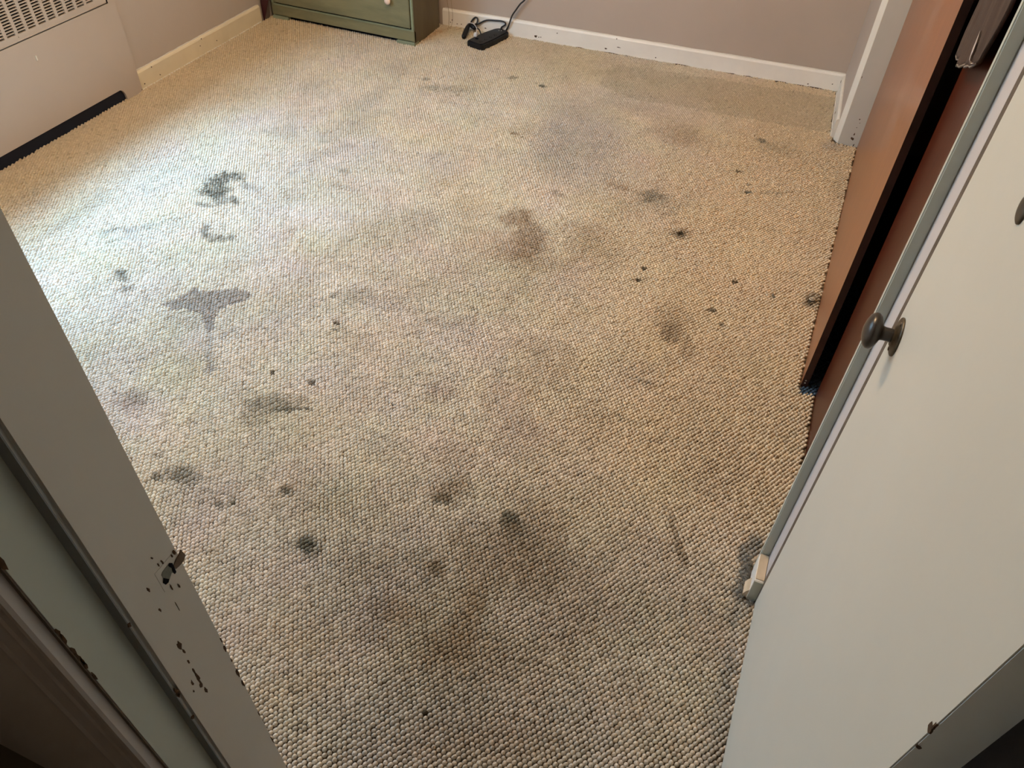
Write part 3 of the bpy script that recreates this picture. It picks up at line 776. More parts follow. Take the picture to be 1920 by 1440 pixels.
# ------------------------------------------------------------------ loop pile carpet
# stains: centre x, y, 2x2 matrix into the unit disc, strength, hardness, raggedness, kind
STAINS = [
    (-1.651, 1.366, 11.19, 7.14, 3.74, -22.75, 0.22, 0.2, 0.4, 'G'),
    (-1.512, 1.316, 70.84, 54.22, 7.51, -16.7, 0.42, 0.4, 0.9, 'G'),
    (-1.469, 1.261, 56.26, 43.28, 9.38, -21.28, 0.4, 0.4, 0.9, 'G'),
    (-1.433, 1.215, 57.1, 43.57, 17.58, -39.22, 0.5, 0.4, 0.9, 'G'),
    (-1.483, 1.363, 15.52, 25.6, 103.08, -20.45, 0.45, 0.5, 0.8, 'G'),
    (-2.055, 2.07, 14.23, 12.79, 8.66, -8.63, 0.62, 0.7, 1.0, 'D'),
    (-2.039, 2.157, 9.9, 7.94, 12.41, -17.73, 0.6, 0.7, 1.0, 'D'),
    (-1.989, 2.006, 12.93, 8.05, 3.22, -24.03, 0.5, 0.5, 1.0, 'D'),
    (-2.013, 1.94, 16.16, 10.34, 8.38, -58.6, 0.45, 0.5, 1.0, 'D'),
    (-1.939, 2.124, 18.7, 8.75, -4.63, -38.93, 0.35, 0.3, 1.0, 'D'),
    (-1.925, 2.002, 80.89, 59.85, 9.59, -20.0, 0.25, 0.3, 1.0, 'D'),
    (-1.903, 1.799, 61.11, 42.86, 6.25, -20.8, 0.5, 0.5, 0.9, 'D'),
    (-1.827, 1.782, 17.89, 13.5, 17.85, -38.48, 0.45, 0.4, 1.0, 'D'),
    (-1.992, 1.466, 32.69, 18.67, -1.7, -41.93, 0.5, 0.5, 1.0, 'D'),
    (-1.923, 1.414, 29.45, 32.04, 43.93, -49.04, 0.4, 0.5, 1.0, 'D'),
    (-2.215, 1.654, 21.26, 27.58, 51.16, -24.82, 0.35, 0.4, 1.0, 'D'),
    (-2.13, 1.709, 12.58, 13.1, 32.05, -32.9, 0.2, 0.3, 1.0, 'D'),
    (-0.807, 2.264, 13.03, 6.68, 4.8, -5.45, 0.5, 0.5, 0.5, 'B'),
    (-0.894, 2.352, 12.53, 6.62, 9.72, -10.63, 0.48, 0.5, 0.5, 'B'),
    (-0.841, 2.156, 8.88, 2.68, 1.43, -10.93, 0.3, 0.2, 0.5, 'B'),
    (-0.744, 2.147, 8.36, 2.24, 1.44, -10.39, 0.2, 0.1, 0.5, 'B'),
    (-0.827, 2.933, 4.67, 0.92, -0.27, -4.13, 0.3, 0.1, 0.4, 'G'),
    (-0.869, 3.207, 5.72, 1.12, -0.45, -5.1, 0.22, 0.1, 0.4, 'G'),
    (-0.947, 2.927, 10.14, 3.71, 2.32, -4.87, 0.2, 0.1, 0.4, 'G'),
    (-0.293, 2.521, 54.98, 10.27, 15.91, -53.56, 0.85, 0.8, 0.3, 'K'),
    (-0.292, 2.518, 24.72, 4.79, 6.91, -24.37, 0.45, 0.3, 0.5, 'K'),
    (-0.388, 1.068, 28.98, -3.8, -11.78, -38.4, 0.75, 0.5, 0.7, 'D'),
    (-0.364, 1.054, 20.56, -3.07, -8.03, -26.41, 0.45, 0.2, 0.7, 'D'),
    (-0.823, 0.803, 43.38, 27.83, 18.42, -42.09, 0.7, 0.5, 0.6, 'D'),
    (-0.82, 0.801, 25.09, 15.92, 11.97, -27.37, 0.35, 0.1, 0.6, 'D'),
    (-0.502, 0.864, 58.48, 29.24, 22.49, -52.86, 0.65, 0.5, 0.6, 'D'),
    (-0.502, 0.864, 29.24, 14.62, 13.5, -31.71, 0.3, 0.1, 0.6, 'B'),
    (-0.577, 1.065, 43.26, 20.93, 19.19, -44.48, 0.6, 0.5, 0.8, 'D'),
    (-0.567, 1.103, 17.17, 8.05, 9.34, -21.66, 0.38, 0.3, 0.5, 'B'),
    (-0.354, 0.96, 5.0, 0.84, 1.11, -9.57, 0.38, 0.1, 0.5, 'B'),
    (-0.31, 1.064, 11.41, 4.37, 4.18, -9.51, 0.22, 0.1, 0.5, 'B'),
    (-0.374, 0.782, 26.02, 7.49, 2.38, -11.25, 0.42, 0.2, 0.6, 'B'),
    (-0.391, 0.704, 12.25, 11.81, 13.49, -13.98, 0.36, 0.2, 0.6, 'B'),
    (-0.544, 0.723, 10.98, 8.54, 10.84, -16.06, 0.4, 0.2, 0.6, 'B'),
    (-0.597, 0.73, 23.29, 13.1, 4.85, -11.16, 0.2, 0.1, 0.6, 'G'),
    (-0.31, 0.698, 5.98, 2.66, 5.47, -12.38, 0.24, 0.1, 0.5, 'B'),
    (-0.397, 0.51, 4.02, 2.06, 3.9, -9.4, 0.25, 0.0, 0.5, 'G'),
    (-0.236, 0.532, 5.14, 2.3, 6.14, -14.8, 0.22, 0.0, 0.5, 'B'),
    (-0.644, 0.491, 5.01, 5.98, 19.52, -19.12, 0.2, 0.1, 0.6, 'Y'),
    (-0.187, 1.963, 23.37, 5.9, 7.18, -15.84, 0.5, 0.5, 0.6, 'B'),
    (-0.124, 1.899, 41.15, 9.46, 8.06, -18.15, 0.42, 0.4, 0.8, 'B'),
    (-0.206, 2.004, 13.87, 3.4, 5.06, -11.34, 0.22, 0.1, 0.5, 'B'),
    (-0.001, 1.224, 95.25, 39.32, 12.3, -17.44, 0.35, 0.3, 0.7, 'B'),
    (0.04, 1.147, 92.5, 46.99, 10.92, -13.15, 0.4, 0.4, 0.7, 'B'),
    (-0.105, 0.984, 105.47, 32.6, 29.83, -71.59, 0.45, 0.5, 0.6, 'Y'),
    (-0.114, 0.933, 83.01, 27.14, 47.89, -112.55, 0.5, 0.5, 0.6, 'D'),
    (-0.362, 2.252, 84.55, 23.37, 33.0, -72.18, 0.7, 0.8, 0.2, 'K'),
    (-0.361, 2.178, 64.38, 18.0, 33.82, -75.29, 0.7, 0.8, 0.2, 'K'),
    (-0.049, 2.311, 88.85, 16.75, 46.61, -100.5, 0.8, 0.8, 0.1, 'K'),
    (-0.089, 2.123, 78.11, 16.04, 36.61, -81.77, 0.6, 0.8, 0.2, 'K'),
    (-0.045, 2.062, 94.38, 18.35, 38.01, -85.2, 0.5, 0.8, 0.2, 'D'),
    (0.087, 2.288, 135.23, 21.59, 35.23, -78.41, 0.7, 0.8, 0.2, 'D'),
    (-0.109, 2.93, 51.11, 9.35, 35.53, -74.8, 0.7, 0.8, 0.2, 'D'),
    (-0.177, 3.083, 56.67, 5.66, 6.4, -72.99, 0.6, 0.8, 0.2, 'K'),
    (-0.12, 2.989, 91.17, 16.18, 34.17, -72.83, 0.4, 0.8, 0.2, 'D'),
    (0.005, 2.984, 15.38, 2.3, 26.25, -55.95, 0.3, 0.3, 1.0, 'D'),
    (-0.132, 3.395, 35.52, 0.16, -15.24, -49.5, 0.5, 0.4, 0.7, 'D'),
    (-0.051, 3.354, 10.96, 0.74, 1.34, -16.55, 0.2, 0.1, 0.7, 'D'),
    (-1.195, 1.552, 74.71, 23.68, -6.62, -107.26, 0.65, 0.8, 0.2, 'K'),
    (-1.181, 1.521, 72.34, 43.89, 53.11, -117.59, 0.5, 0.8, 0.4, 'K'),
    (-1.119, 1.285, 79.86, 12.68, -29.74, -131.01, 0.65, 0.8, 0.2, 'K'),
    (-1.25, 1.276, 102.32, 3.65, -51.71, -135.08, 0.65, 0.8, 0.2, 'K'),
    (-0.372, 1.173, 219.13, 84.28, 77.54, -175.31, 0.9, 0.9, 0.1, 'K'),
    (-0.964, 0.92, 44.01, 29.84, 25.53, -58.02, 0.5, 0.4, 0.7, 'D'),
    (-0.959, 0.941, 33.71, 22.86, 18.86, -43.71, 0.25, 0.2, 0.7, 'B'),
    (-1.097, 0.819, 59.88, 45.73, 34.22, -77.77, 0.5, 0.4, 0.9, 'D'),
    (-1.07, 0.833, 87.04, 64.88, 46.52, -110.77, 0.5, 0.5, 0.8, 'D'),
    (-1.291, 0.844, 99.74, 25.51, -16.88, -135.76, 0.5, 0.6, 0.6, 'D'),
    (-1.298, 0.822, 50.87, 12.71, -10.76, -84.84, 0.4, 0.4, 0.8, 'D'),
    (-1.341, 0.884, 40.15, 33.46, 43.09, -97.42, 0.35, 0.4, 0.9, 'D'),
    (-0.83, 1.803, 86.06, 6.19, -32.14, -100.38, 0.5, 0.7, 0.3, 'D'),
    (-1.213, 3.48, 45.84, 13.37, 3.53, -57.55, 0.7, 0.7, 0.4, 'D'),
    (-1.379, 3.505, 38.56, 15.8, 23.95, -48.92, 0.5, 0.6, 0.6, 'D'),
    (-1.155, 2.976, 44.32, 13.78, 6.26, -69.6, 0.6, 0.7, 0.3, 'B'),
    (-1.184, 2.845, 80.1, 33.8, 30.87, -64.05, 0.45, 0.7, 0.3, 'B'),
    (-1.543, 3.208, 71.68, 33.57, 25.64, -53.03, 0.45, 0.7, 0.3, 'B'),
    (-1.526, 3.124, 45.09, 21.41, 40.08, -81.98, 0.25, 0.7, 0.3, 'G'),
    (-0.605, 2.751, 20.32, 2.24, -6.68, -31.77, 0.45, 0.4, 0.8, 'B'),
    (-0.455, 2.733, 16.23, 4.4, 10.85, -22.87, 0.5, 0.3, 0.8, 'D'),
    (-0.411, 2.689, 7.73, 2.0, 5.02, -10.74, 0.15, 0.1, 0.7, 'D'),
    (-0.798, 2.581, 22.46, 3.55, -8.42, -45.1, 0.28, 0.3, 0.7, 'D'),
    (-0.757, 1.393, 16.81, 8.4, 9.52, -20.88, 0.28, 0.2, 0.5, 'P'),
    (-0.771, 1.404, 40.33, 19.91, 23.23, -51.82, 0.3, 0.3, 0.5, 'P'),
    (-0.805, 1.157, 11.87, 6.63, 9.52, -21.42, 0.2, 0.1, 0.5, 'G'),
    (-0.553, 1.418, 13.15, 5.57, 3.79, -8.65, 0.22, 0.1, 0.5, 'P'),
    (-0.636, 1.551, 18.73, 8.06, 3.4, -7.84, 0.15, 0.1, 0.5, 'G'),
    (-1.166, 1.176, 10.05, 6.84, 10.24, -23.89, 0.38, 0.2, 0.7, 'D'),
    (-1.117, 1.17, 15.9, 11.39, 74.24, -138.39, 0.5, 0.5, 0.6, 'D'),
    (-1.069, 1.194, 48.95, 15.65, -2.06, -177.8, 0.4, 0.5, 0.6, 'D'),
    (-1.207, 1.117, 18.17, 13.16, 8.62, -20.11, 0.25, 0.1, 0.6, 'D'),
    (-1.554, 1.002, 18.56, 16.31, 10.94, -24.06, 0.42, 0.2, 0.6, 'P'),
    (-1.545, 1.036, 17.58, 15.26, 13.3, -30.48, 0.25, 0.2, 0.6, 'D'),
    (-1.245, 0.852, 18.18, 14.67, 12.47, -28.92, 0.42, 0.2, 0.6, 'D'),
    (-1.132, 0.733, 16.95, 13.36, 17.6, -41.07, 0.2, 0.1, 0.6, 'P'),
    (-1.159, 0.829, 9.91, 7.78, 7.78, -17.69, 0.15, 0.1, 0.6, 'G'),
    (-1.84, 2.712, 4.76, 4.02, 14.84, -6.93, 0.24, 0.1, 0.7, 'G'),
    (-1.896, 2.975, 4.39, 4.25, 17.47, -2.88, 0.24, 0.1, 0.7, 'G'),
    (-1.809, 2.466, 5.49, 4.93, 18.47, -8.88, 0.2, 0.1, 0.7, 'G'),
    (-1.952, 3.34, 6.64, 3.6, 3.53, -7.13, 0.18, 0.1, 0.7, 'G'),
    (-1.759, 3.298, 42.8, 21.7, 24.95, -49.37, 0.4, 0.4, 0.7, 'D'),
    (-1.679, 3.238, 11.68, 5.76, 15.09, -30.84, 0.3, 0.3, 1.0, 'D'),
    (-1.563, 3.263, 8.85, 4.13, 12.64, -25.85, 0.2, 0.3, 1.0, 'D'),
    (-1.665, 2.376, 20.57, 7.63, -8.73, -57.08, 0.3, 0.3, 1.0, 'D'),
    (-1.617, 2.276, 14.05, 5.15, -7.94, -59.25, 0.2, 0.3, 1.0, 'D'),
    (-1.208, 1.702, 12.2, 7.15, 9.53, -21.35, 0.2, 0.1, 0.6, 'D'),
    (-1.281, 1.669, 61.02, 37.75, 36.49, -80.52, 0.35, 0.4, 0.6, 'D'),
    (-1.09, 1.709, 12.31, 6.66, 10.77, -23.33, 0.18, 0.1, 0.6, 'G'),
    (-0.917, 1.698, 37.01, 18.12, 26.09, -56.67, 0.3, 0.3, 0.9, 'B'),
    (-1.261, 2.465, 29.95, 14.47, 12.84, -27.81, 0.3, 0.3, 1.0, 'Y'),
    (-0.917, 1.64, 10.53, 5.26, 8.01, -17.73, 0.15, 0.1, 0.7, 'G'),
    (-0.494, 1.614, 8.19, 3.07, 4.24, -9.78, 0.18, 0.1, 0.6, 'B'),
    (-0.598, 1.7, 13.94, 5.55, 8.09, -18.29, 0.2, 0.1, 0.7, 'B'),
    (-0.548, 2.291, 8.41, 1.8, 1.01, -7.43, 0.22, 0.1, 0.6, 'B'),
    (-0.628, 2.405, 12.08, 2.11, -0.61, -24.05, 0.25, 0.2, 0.8, 'B'),
    (-1.075, 2.317, 11.18, 5.09, 3.78, -8.23, 0.16, 0.1, 0.6, 'B'),
    (-1.193, 2.143, 15.39, 4.26, -0.94, -8.06, 0.15, 0.1, 0.6, 'B'),
    (-0.246, 1.725, 9.7, 2.77, 5.76, -13.01, 0.15, 0.1, 0.7, 'P'),
    (-0.304, 1.482, 10.53, -0.89, -3.3, -12.01, 0.18, 0.1, 0.6, 'B'),
    (-0.214, 1.701, 34.11, 5.25, 24.68, -140.6, 0.3, 0.4, 0.9, 'D'),
    (-0.205, 1.526, 21.74, 0.54, -8.11, -118.31, 0.25, 0.4, 0.9, 'D'),
    (-0.458, 1.326, 10.31, 4.15, 5.15, -11.81, 0.16, 0.1, 0.6, 'P'),
    (-0.62, 1.213, 12.37, 6.01, 7.28, -16.08, 0.16, 0.1, 0.6, 'B'),
    (-0.799, 0.922, 7.0, 4.3, 6.08, -13.81, 0.15, 0.1, 0.6, 'B'),
    (-0.658, 0.812, 8.4, 4.84, 5.17, -12.4, 0.18, 0.1, 0.6, 'B'),
    (-0.795, 0.721, 8.32, 5.44, 9.06, -21.29, 0.1, 0.1, 0.6, 'P'),
    (-0.661, 0.602, 11.98, 7.35, 10.34, -23.96, 0.2, 0.1, 0.6, 'Y'),
    (-0.689, 0.647, 37.94, 9.05, 6.47, -159.34, 0.2, 0.4, 0.6, 'D'),
    (-0.822, 0.547, 7.45, 13.13, 15.3, -9.11, 0.15, 0.1, 0.6, 'P'),
    (-0.138, 0.854, 6.99, 5.42, 10.87, -11.34, 0.22, 0.1, 0.6, 'B'),
    (-0.041, 0.917, 19.32, 5.57, 11.89, -27.34, 0.18, 0.1, 0.6, 'P'),
    (0.042, 0.757, 9.3, 2.48, 5.58, -13.33, 0.14, 0.1, 0.6, 'B'),
    (0.149, 0.963, 13.6, 2.88, 3.73, -8.83, 0.2, 0.1, 0.6, 'B'),
    (0.082, 1.419, 11.38, 2.18, 5.61, -12.62, 0.15, 0.1, 0.6, 'B'),
    (-0.099, 0.672, 16.57, 5.78, 8.67, -20.23, 0.14, 0.1, 0.6, 'G'),
    (0.074, 1.868, 7.6, 1.36, 2.88, -6.5, 0.1, 0.1, 0.6, 'Y'),
    (-0.029, 1.581, 7.08, 1.64, 3.24, -7.38, 0.1, 0.1, 0.6, 'Y'),
    (-1.086, 3.307, 9.34, 3.4, 3.99, -8.26, 0.16, 0.1, 0.6, 'G'),
    (-0.495, 3.303, 8.31, 1.31, 0.82, -9.75, 0.25, 0.1, 0.6, 'B'),
    (-0.434, 3.251, 13.81, 3.22, 6.29, -13.34, 0.2, 0.1, 0.6, 'B'),
    (-0.683, 3.443, 7.84, 1.49, 1.13, -15.17, 0.15, 0.1, 0.6, 'B'),
    (-2.625, 1.802, 2.26, 3.65, 14.05, -0.75, 0.15, 0.1, 0.6, 'B'),
    (-2.646, 2.27, 2.83, 3.98, 12.61, -0.54, 0.14, 0.1, 0.6, 'B'),
    (-2.666, 2.722, 4.09, 5.05, 16.53, -0.61, 0.14, 0.1, 0.6, 'B'),
    (-2.387, 1.746, 5.54, 8.81, 18.48, -1.84, 0.18, 0.1, 0.6, 'G'),
    (-2.397, 1.623, 7.14, 11.66, 30.43, -3.11, 0.18, 0.1, 0.6, 'G'),
    (-2.648, 2.549, 11.16, 9.17, 8.37, -16.94, 0.15, 0.1, 0.6, 'Y'),
    (0.217, 2.318, 34.78, 4.35, 10.27, -22.53, 0.75, 0.3, 0.5, 'K'),
    (0.268, 2.31, 28.02, 3.06, 10.43, -22.87, 0.5, 0.1, 0.5, 'K'),
    (0.232, 3.145, 22.12, 4.11, 6.01, -6.88, 0.15, 0.1, 0.5, 'B'),
    (0.165, 3.484, 22.11, 0.58, 1.68, -24.2, 0.35, 0.2, 0.5, 'G'),
    (0.198, 1.232, 6.06, 22.21, 42.76, -10.17, 0.85, 0.3, 0.6, 'F'),
    (0.199, 1.15, 58.0, 1.42, 4.57, -21.48, 0.8, 0.3, 0.6, 'F'),
    (0.2, 1.058, 41.11, 1.87, 3.5, -16.9, 0.55, 0.2, 0.6, 'F'),
    (0.215, 1.11, 55.28, 9.7, 14.26, -32.59, 0.7, 0.3, 0.5, 'F'),
    (0.211, 0.78, 35.27, 2.35, 2.12, -7.75, 0.4, 0.1, 0.5, 'F'),
    (0.205, 0.931, 53.88, 2.69, 3.17, -12.39, 0.4, 0.1, 0.5, 'F'),
    (-0.369, 0.549, 200.0, 100.0, 120.0, -273.33, 0.9, 0.9, 0.2, 'K'),
    (-1.986, 3.761, 9.85, 7.49, 37.77, -9.07, 0.45, 0.3, 0.7, 'O'),
    (-1.967, 3.852, 12.26, 8.34, 32.43, -12.24, 0.35, 0.3, 0.7, 'O'),
]
TEE = [(-1.765, 1.394), (-1.741, 1.438), (-1.726, 1.473), (-1.725, 1.511), (-1.689, 1.508), (-1.656, 1.523), (-1.603, 1.566), (-1.531, 1.562), (-1.536, 1.519), (-1.57, 1.479), (-1.585, 1.449), (-1.558, 1.408), (-1.533, 1.356), (-1.561, 1.35), (-1.618, 1.41), (-1.672, 1.406), (-1.711, 1.388)]
RUG = [(-0.978, 3.895), (0.138, 3.997), (0.156, 3.616), (-0.11, 3.59), (-0.405, 3.565), (-0.79, 3.544), (-0.975, 3.616)]


def vnoise(x, y, scale, seed):
    """smooth value noise 0..1 on the floor plan"""
    rs = np.random.RandomState(seed)
    T = rs.rand(256, 256)
    u = x * scale + 37.3; v = y * scale + 91.7
    i = np.floor(u).astype(int); j = np.floor(v).astype(int)
    fu = u - i; fv = v - j
    fu = fu * fu * (3 - 2 * fu); fv = fv * fv * (3 - 2 * fv)
    a = T[i % 256, j % 256]; b = T[(i + 1) % 256, j % 256]
    c = T[i % 256, (j + 1) % 256]; d = T[(i + 1) % 256, (j + 1) % 256]
    return (a * (1 - fu) + b * fu) * (1 - fv) + (c * (1 - fu) + d * fu) * fv

def fbm(x, y, scale, seed, octv=4):
    s = 0; amp = 1; tot = 0
    for k in range(octv):
        s = s + amp * vnoise(x, y, scale * 2 ** k, seed + k)
        tot += amp; amp *= .55
    return s / tot

def inside(poly, x, y):
    r = np.zeros(len(x), bool)
    n = len(poly)
    for i in range(n):
        x0, y0 = poly[i]; x1, y1 = poly[(i + 1) % n]
        c = ((y0 > y) != (y1 > y)) & (x < (x1 - x0) * (y - y0) / (y1 - y0 + 1e-12) + x0)
        r ^= c
    return r

S_LOOP = .0110
ang = math.radians(57)
def lattice(x0, x1, y0, y1, seed):
    a1 = np.array([math.cos(ang), math.sin(ang)]) * S_LOOP
    ncol = int((x1 - x0) / a1[0]) + 2
    nrow = int((y1 - y0) / (2 * a1[1])) + 2
    I, J = np.meshgrid(np.arange(ncol), np.arange(nrow), indexing='ij')
    X = x0 + I * a1[0]
    Y = y0 + J * 2 * a1[1] + (I % 2) * a1[1]
    X = X.ravel(); Y = Y.ravel()
    rs = np.random.RandomState(seed)
    # slow wander of the rows plus a little jitter of every loop
    X = X + (fbm(X, Y, 2.5, 50, 2) - .5) * .022 + rs.normal(0, .00040, len(X))
    Y = Y + (fbm(X, Y, 2.5, 60, 2) - .5) * .022 + rs.normal(0, .00045, len(X))
    return X, Y, rs

BASE = np.array([.74, .67, .565])
TINT = {'G': (.36, .345, .32), 'D': (.13, .13, .105), 'B': (.30, .225, .15), 'K': (.045, .035, .02), 'P': (.36, .29, .27),
        'Y': (.45, .36, .20), 'F': (.26, .255, .235), 'O': (.42, .22, .07)}

def carpet_colours(X, Y, rs):
    n = len(X)
    col = np.tile(BASE, (n, 1))
    # broad traffic soiling and mottling
    wx = X + (fbm(X, Y, 2.3, 11) - .5) * .25
    wy = Y + (fbm(X, Y, 2.3, 21) - .5) * .25
    m1 = fbm(wx, wy, 3.2, 31)
    soil = np.clip((m1 - .46) * 2.6, 0, 1)
    traffic = np.exp(-(((X + .62) / .75) ** 2 + ((Y - 1.25) / 1.25) ** 2)) * .9 + np.exp(-(((X + .9) / 1.1) ** 2 + ((Y - 2.3) / .9) ** 2)) * .35
    near_ = np.exp(-(((X + .25) / .42) ** 2 + ((Y - .70) / .50) ** 2))
    k = soil * (.22 + .20 * near_) + near_ * .55
    col = col * (1 - k[:, None]) + np.array([.27, .235, .195]) * k[:, None]
    m2 = fbm(wx, wy, 9, 41)
    k = np.clip((m2 - .5) * 2.2, 0, 1) * (.24 + .10 * traffic)
    col = col * (1 - k[:, None]) + np.array([.28, .25, .21]) * k[:, None]
    m3 = fbm(wx, wy, 20, 141, 3)
    k = np.clip((m3 - .5) * 2.6, 0, 1) * .16
    col = col * (1 - k[:, None]) + np.array([.24, .22, .19]) * k[:, None]
    m4 = fbm(X * .8 + Y * .6, Y * .8 - X * .6, 1.6, 151, 4)
    k = np.clip((m4 - .47) * 2.4, 0, 1) * .20 * np.clip((Y + .2) / 1.0, 0, 1)
    col = col * (1 - k[:, None]) + np.array([.30, .275, .235]) * k[:, None]
    # hue drift: yellower, pinker, greener patches
    h1 = fbm(X, Y, 5.5, 71) - .5; h2 = fbm(X, Y, 7.5, 81) - .5
    col[:, 2] *= 1 - .20 * h1
    col[:, 0] *= 1 + .06 * h2
    col[:, 1] *= 1 - .05 * h2
    # warm lamp light painted into the pile colour towards the right
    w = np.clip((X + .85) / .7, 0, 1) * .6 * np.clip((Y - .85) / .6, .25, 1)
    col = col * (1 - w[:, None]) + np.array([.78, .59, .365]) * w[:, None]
    w = np.clip((-X - 2.35) / .3, 0, 1) * .8 + np.clip((Y - 3.2) / .6, 0, 1) * .45 * np.clip((-X - .6) / .5, 0, 1)  # cleaner yellower pile by left wall and back corner, window shade painted in
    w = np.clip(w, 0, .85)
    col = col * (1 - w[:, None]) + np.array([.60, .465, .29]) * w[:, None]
    nz = fbm(X, Y, 55, 91, 3)
    nz2 = fbm(X, Y, 22, 95, 3)
    nl = rs.rand(n)
    for (cx, cy, a, b, c, d, st, hard, rag, kind) in STAINS:
        dx = X - cx; dy = Y - cy
        u = a * dx + b * dy; v = c * dx + d * dy
        near = (np.abs(u) < 2.2) & (np.abs(v) < 2.2)
        if not near.any():
            continue
        u = u[near]; v = v[near]
        r = np.sqrt(u * u + v * v) + rag * ((nz[near] - .5) * 1.3 + (nz2[near] - .5) * 1.2)
        soft = .95 - .75 * hard
        k = np.clip((1 + soft * .6 - r) / (soft * 1.4 + .05), 0, 1)
        k = k * k * (3 - 2 * k) * st
        k = k * (1 - rag * .55 * (nl[near] > .62)) * (.75 + .5 * nl[near])
        k = np.clip(k * ((1.85 if cy < 1.25 else 1.45) if kind in 'BDG' else 1.25), 0, .96)[:, None]
        col[near] = col[near] * (1 - k) + np.array(TINT[kind]) * k
    tx = X + (nz2 - .5) * .03; ty = Y + (nz - .5) * .03
    k = inside(TEE, tx, ty)[:, None] * (.60 + .12 * nl[:, None])
    col = col * (1 - k) + np.array([.24, .22, .21]) * k
    tx = X + (nz2 - .5) * .05; ty = Y + (nz2 - .5) * .05
    k = inside(RUG, tx, ty)[:, None] * .30
    col = col * (1 - k) + np.array([.36, .30, .22]) * k
    # furniture outline where the pile stayed clean beside it: slightly darker yarn by yarn flecks
    col *= (1 + rs.normal(0, .055, n))[:, None]
    fl = rs.rand(n)
    col[fl > .985] *= .8
    return np.clip(col, .01, .9)

def pile_material(name):
    m = bpy.data.materials.new(name)
    m.use_nodes = True
    nt = m.node_tree
    b = nt.nodes['Principled BSDF']
    b.inputs['Roughness'].default_value = .92
    b.inputs['Specular IOR Level'].default_value = .03
    b.inputs['Sheen Weight'].default_value = .04
    at = nt.nodes.new('ShaderNodeAttribute')
    at.attribute_type = 'INSTANCER'
    at.attribute_name = 'tint'
    tc = nt.nodes.new('ShaderNodeTexCoord')
    w = nt.nodes.new('ShaderNodeTexWave')
    w.wave_type = 'BANDS'
    w.bands_direction = 'DIAGONAL'
    w.inputs['Scale'].default_value = 210
    w.inputs['Distortion'].default_value = 1.5
    nt.links.new(tc.outputs['Object'], w.inputs['Vector'])
    cr = nt.nodes.new('ShaderNodeValToRGB')
    cr.color_ramp.elements[0].color = (.70, .68, .64, 1)
    cr.color_ramp.elements[1].color = (1.06, 1.06, 1.06, 1)
    nt.links.new(w.outputs['Fac'], cr.inputs['Fac'])
    mx = nt.nodes.new('ShaderNodeMix')
    mx.data_type = 'RGBA'
    mx.blend_type = 'MULTIPLY'
    mx.inputs['Factor'].default_value = 1.0
    nt.links.new(at.outputs['Color'], mx.inputs['A'])
    nt.links.new(cr.outputs['Color'], mx.inputs['B'])
    nt.links.new(mx.outputs['Result'], b.inputs['Base Color'])
    return m

def loop_mesh(name, m, seed):
    """one tufted yarn loop: a plump arch, longer than wide, with a twist groove"""
    bm = bmesh.new()
    bmesh.ops.create_icosphere(bm, subdivisions=3, radius=1)
    rs = random.Random(seed)
    ph = rs.uniform(0, 6)
    for v in bm.verts:
        p = v.co.copy()
        tw = math.sin((p.x * 1.6 + p.y * 2.2 + p.z * .8) * 3.2 + ph)
        s = 1 + .055 * tw
        v.co = Vector((p.x * .0062 * s, p.y * .0050 * s, max(p.z, -.45) * .0070 * s + .0008 * p.x))
    me = bpy.data.meshes.new(name)
    bm.to_mesh(me)
    bm.free()
    for p in me.polygons:
        p.use_smooth = True
    me.materials.append(m)
    return me

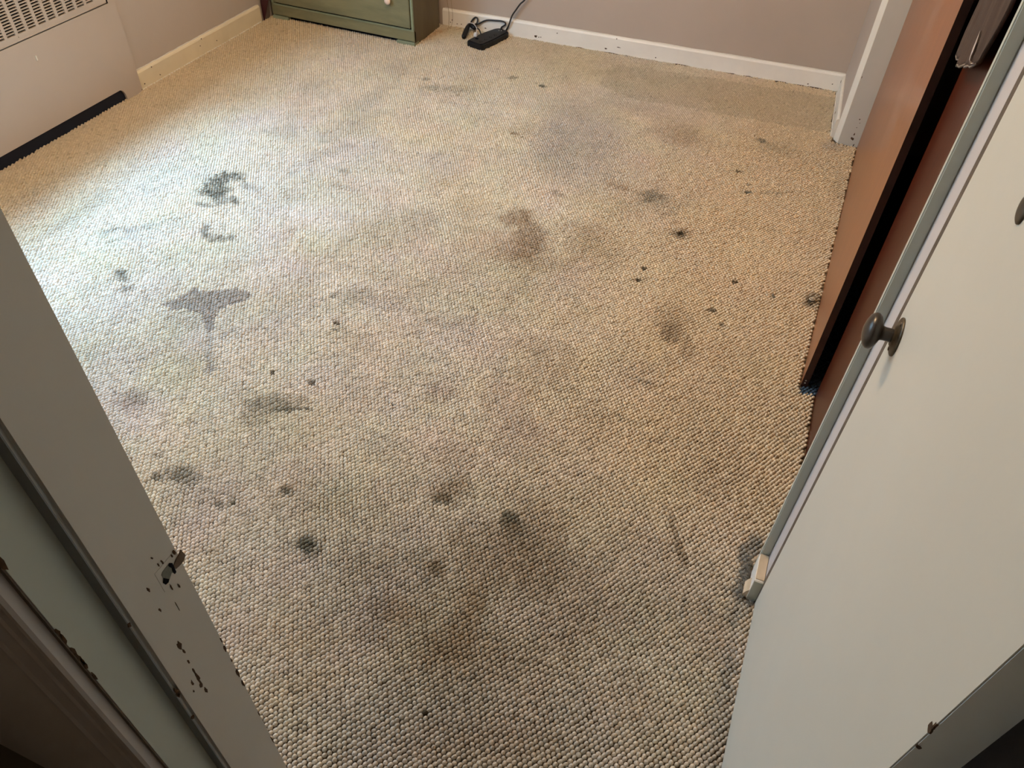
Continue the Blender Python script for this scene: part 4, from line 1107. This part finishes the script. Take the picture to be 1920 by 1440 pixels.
def pile(name, X, Y, col, rs, m, label, cat):
    n = len(X)
    me = bpy.data.meshes.new(name)
    me.vertices.add(n)
    z = rs.normal(-.0005, .0007, n)
    me.vertices.foreach_set('co', np.stack([X, Y, z], 1).astype(np.float32).ravel())
    a = me.attributes.new('tint', 'FLOAT_COLOR', 'POINT')
    a.data.foreach_set('color', np.concatenate([col, np.ones((n, 1))], 1).astype(np.float32).ravel())
    rot = np.zeros((n, 3), np.float32)
    rot[:, 0] = rs.normal(0, .08, n); rot[:, 1] = rs.normal(0, .08, n)
    rot[:, 2] = ang + rs.normal(0, .16, n)
    a = me.attributes.new('turn', 'FLOAT_VECTOR', 'POINT')
    a.data.foreach_set('vector', rot.ravel())
    sc = np.stack([rs.normal(1, .08, n), rs.normal(1, .08, n), rs.normal(1, .10, n)], 1)
    a = me.attributes.new('size', 'FLOAT_VECTOR', 'POINT')
    a.data.foreach_set('vector', np.clip(sc, .7, 1.4).astype(np.float32).ravel())
    me.update()
    o = bpy.data.objects.new(name, me)
    C.objects.link(o)
    me.materials.append(m)
    tag(o, label, cat, kind='stuff')
    ng = bpy.data.node_groups.new(name + '_nodes', 'GeometryNodeTree')
    ng.interface.new_socket('Geometry', in_out='INPUT', socket_type='NodeSocketGeometry')
    ng.interface.new_socket('Geometry', in_out='OUTPUT', socket_type='NodeSocketGeometry')
    gi = ng.nodes.new('NodeGroupInput'); go = ng.nodes.new('NodeGroupOutput')
    ip = ng.nodes.new('GeometryNodeInstanceOnPoints')
    ip.inputs['Pick Instance'].default_value = True
    gg = ng.nodes.new('GeometryNodeGeometryToInstance')
    for k in range(3):
        lm = loop_mesh('yarn_loop', m, k)
        lo = bpy.data.objects.new('yarn_loop', lm)   # source only, not linked to the scene
        oi = ng.nodes.new('GeometryNodeObjectInfo')
        oi.inputs['Object'].default_value = lo
        ng.links.new(oi.outputs['Geometry'], gg.inputs['Geometry'])
    def named(nm, dt):
        q = ng.nodes.new('GeometryNodeInputNamedAttribute')
        q.data_type = dt
        q.inputs['Name'].default_value = nm
        return q
    tn = named('turn', 'FLOAT_VECTOR'); sz = named('size', 'FLOAT_VECTOR')
    e2r = ng.nodes.new('FunctionNodeEulerToRotation')
    ng.links.new(tn.outputs['Attribute'], e2r.inputs[0])
    ng.links.new(gi.outputs[0], ip.inputs['Points'])
    ng.links.new(gg.outputs[0], ip.inputs['Instance'])
    ng.links.new(e2r.outputs[0], ip.inputs['Rotation'])
    ng.links.new(sz.outputs['Attribute'], ip.inputs['Scale'])
    ng.links.new(ip.outputs['Instances'], go.inputs[0])
    md = o.modifiers.new('pile', 'NODES')
    md.node_group = ng
    return o

X, Y, rs = lattice(-2.93, .30, .12, 4.10, 1)
ed = rs.normal(0, .0015, len(X))
keep = (X > -2.892) & (Y < YB0 + (YB1 - YB0) * (X + 2.93) / 3.09 - .017 + ed)
xr = np.where(Y < 1.088, .305, .229)
xr = np.where((Y >= 1.088) & (Y < 1.19), .2075, xr)
xr = np.where((Y >= 1.19) & (Y < 1.852), .2832 + (1.85 - Y) * .0055, xr)
xr = np.where((Y >= 1.852) & (Y < 1.885), .236, xr)
xr = np.where((Y >= 1.885) & (Y < 3.52), .2355 + (Y - 1.88) * .0204, xr)
xr = np.where((Y >= 3.52) & (Y < 3.57), .160, xr)
xr = np.where(Y >= 3.57, .146 - (Y - 3.575) * .04 , xr)
# the edge of the carpet laps a little against the far closet door
keep &= X < xr - .003 + ed
keep &= ~((X < XJ - .004) & (Y < .306)) & (Y > .12)
keep &= ~((X > DX0) & (X < DX1 - .02) & (Y > DY0 + .03))
keep &= ~((X > .205) & (Y < .335))
X = X[keep]; Y = Y[keep]
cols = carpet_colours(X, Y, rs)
pm = pile_material('berber_loop_pile')
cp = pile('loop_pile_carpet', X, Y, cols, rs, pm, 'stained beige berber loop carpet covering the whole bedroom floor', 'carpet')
X, Y, rs = lattice(.232, .60, 1.75, 2.45, 2)
keep = ((Y > 1.846) & (X > .238)) & ~((X < .258) & (Y > 1.876)) & ~((X > .283) & (X < .303) & (Y < 1.853)) & (Y > 1.846)
X = X[keep]; Y = Y[keep]
cb_ = np.tile(np.array([.055, .085, .125]), (len(X), 1)) * (1 + rs.normal(0, .15, len(X)))[:, None]
pile('closet_carpet', X, Y, np.clip(cb_, .01, .5), rs, pm, 'dark blue loop carpet on closet floor between the sliding doors', 'carpet')
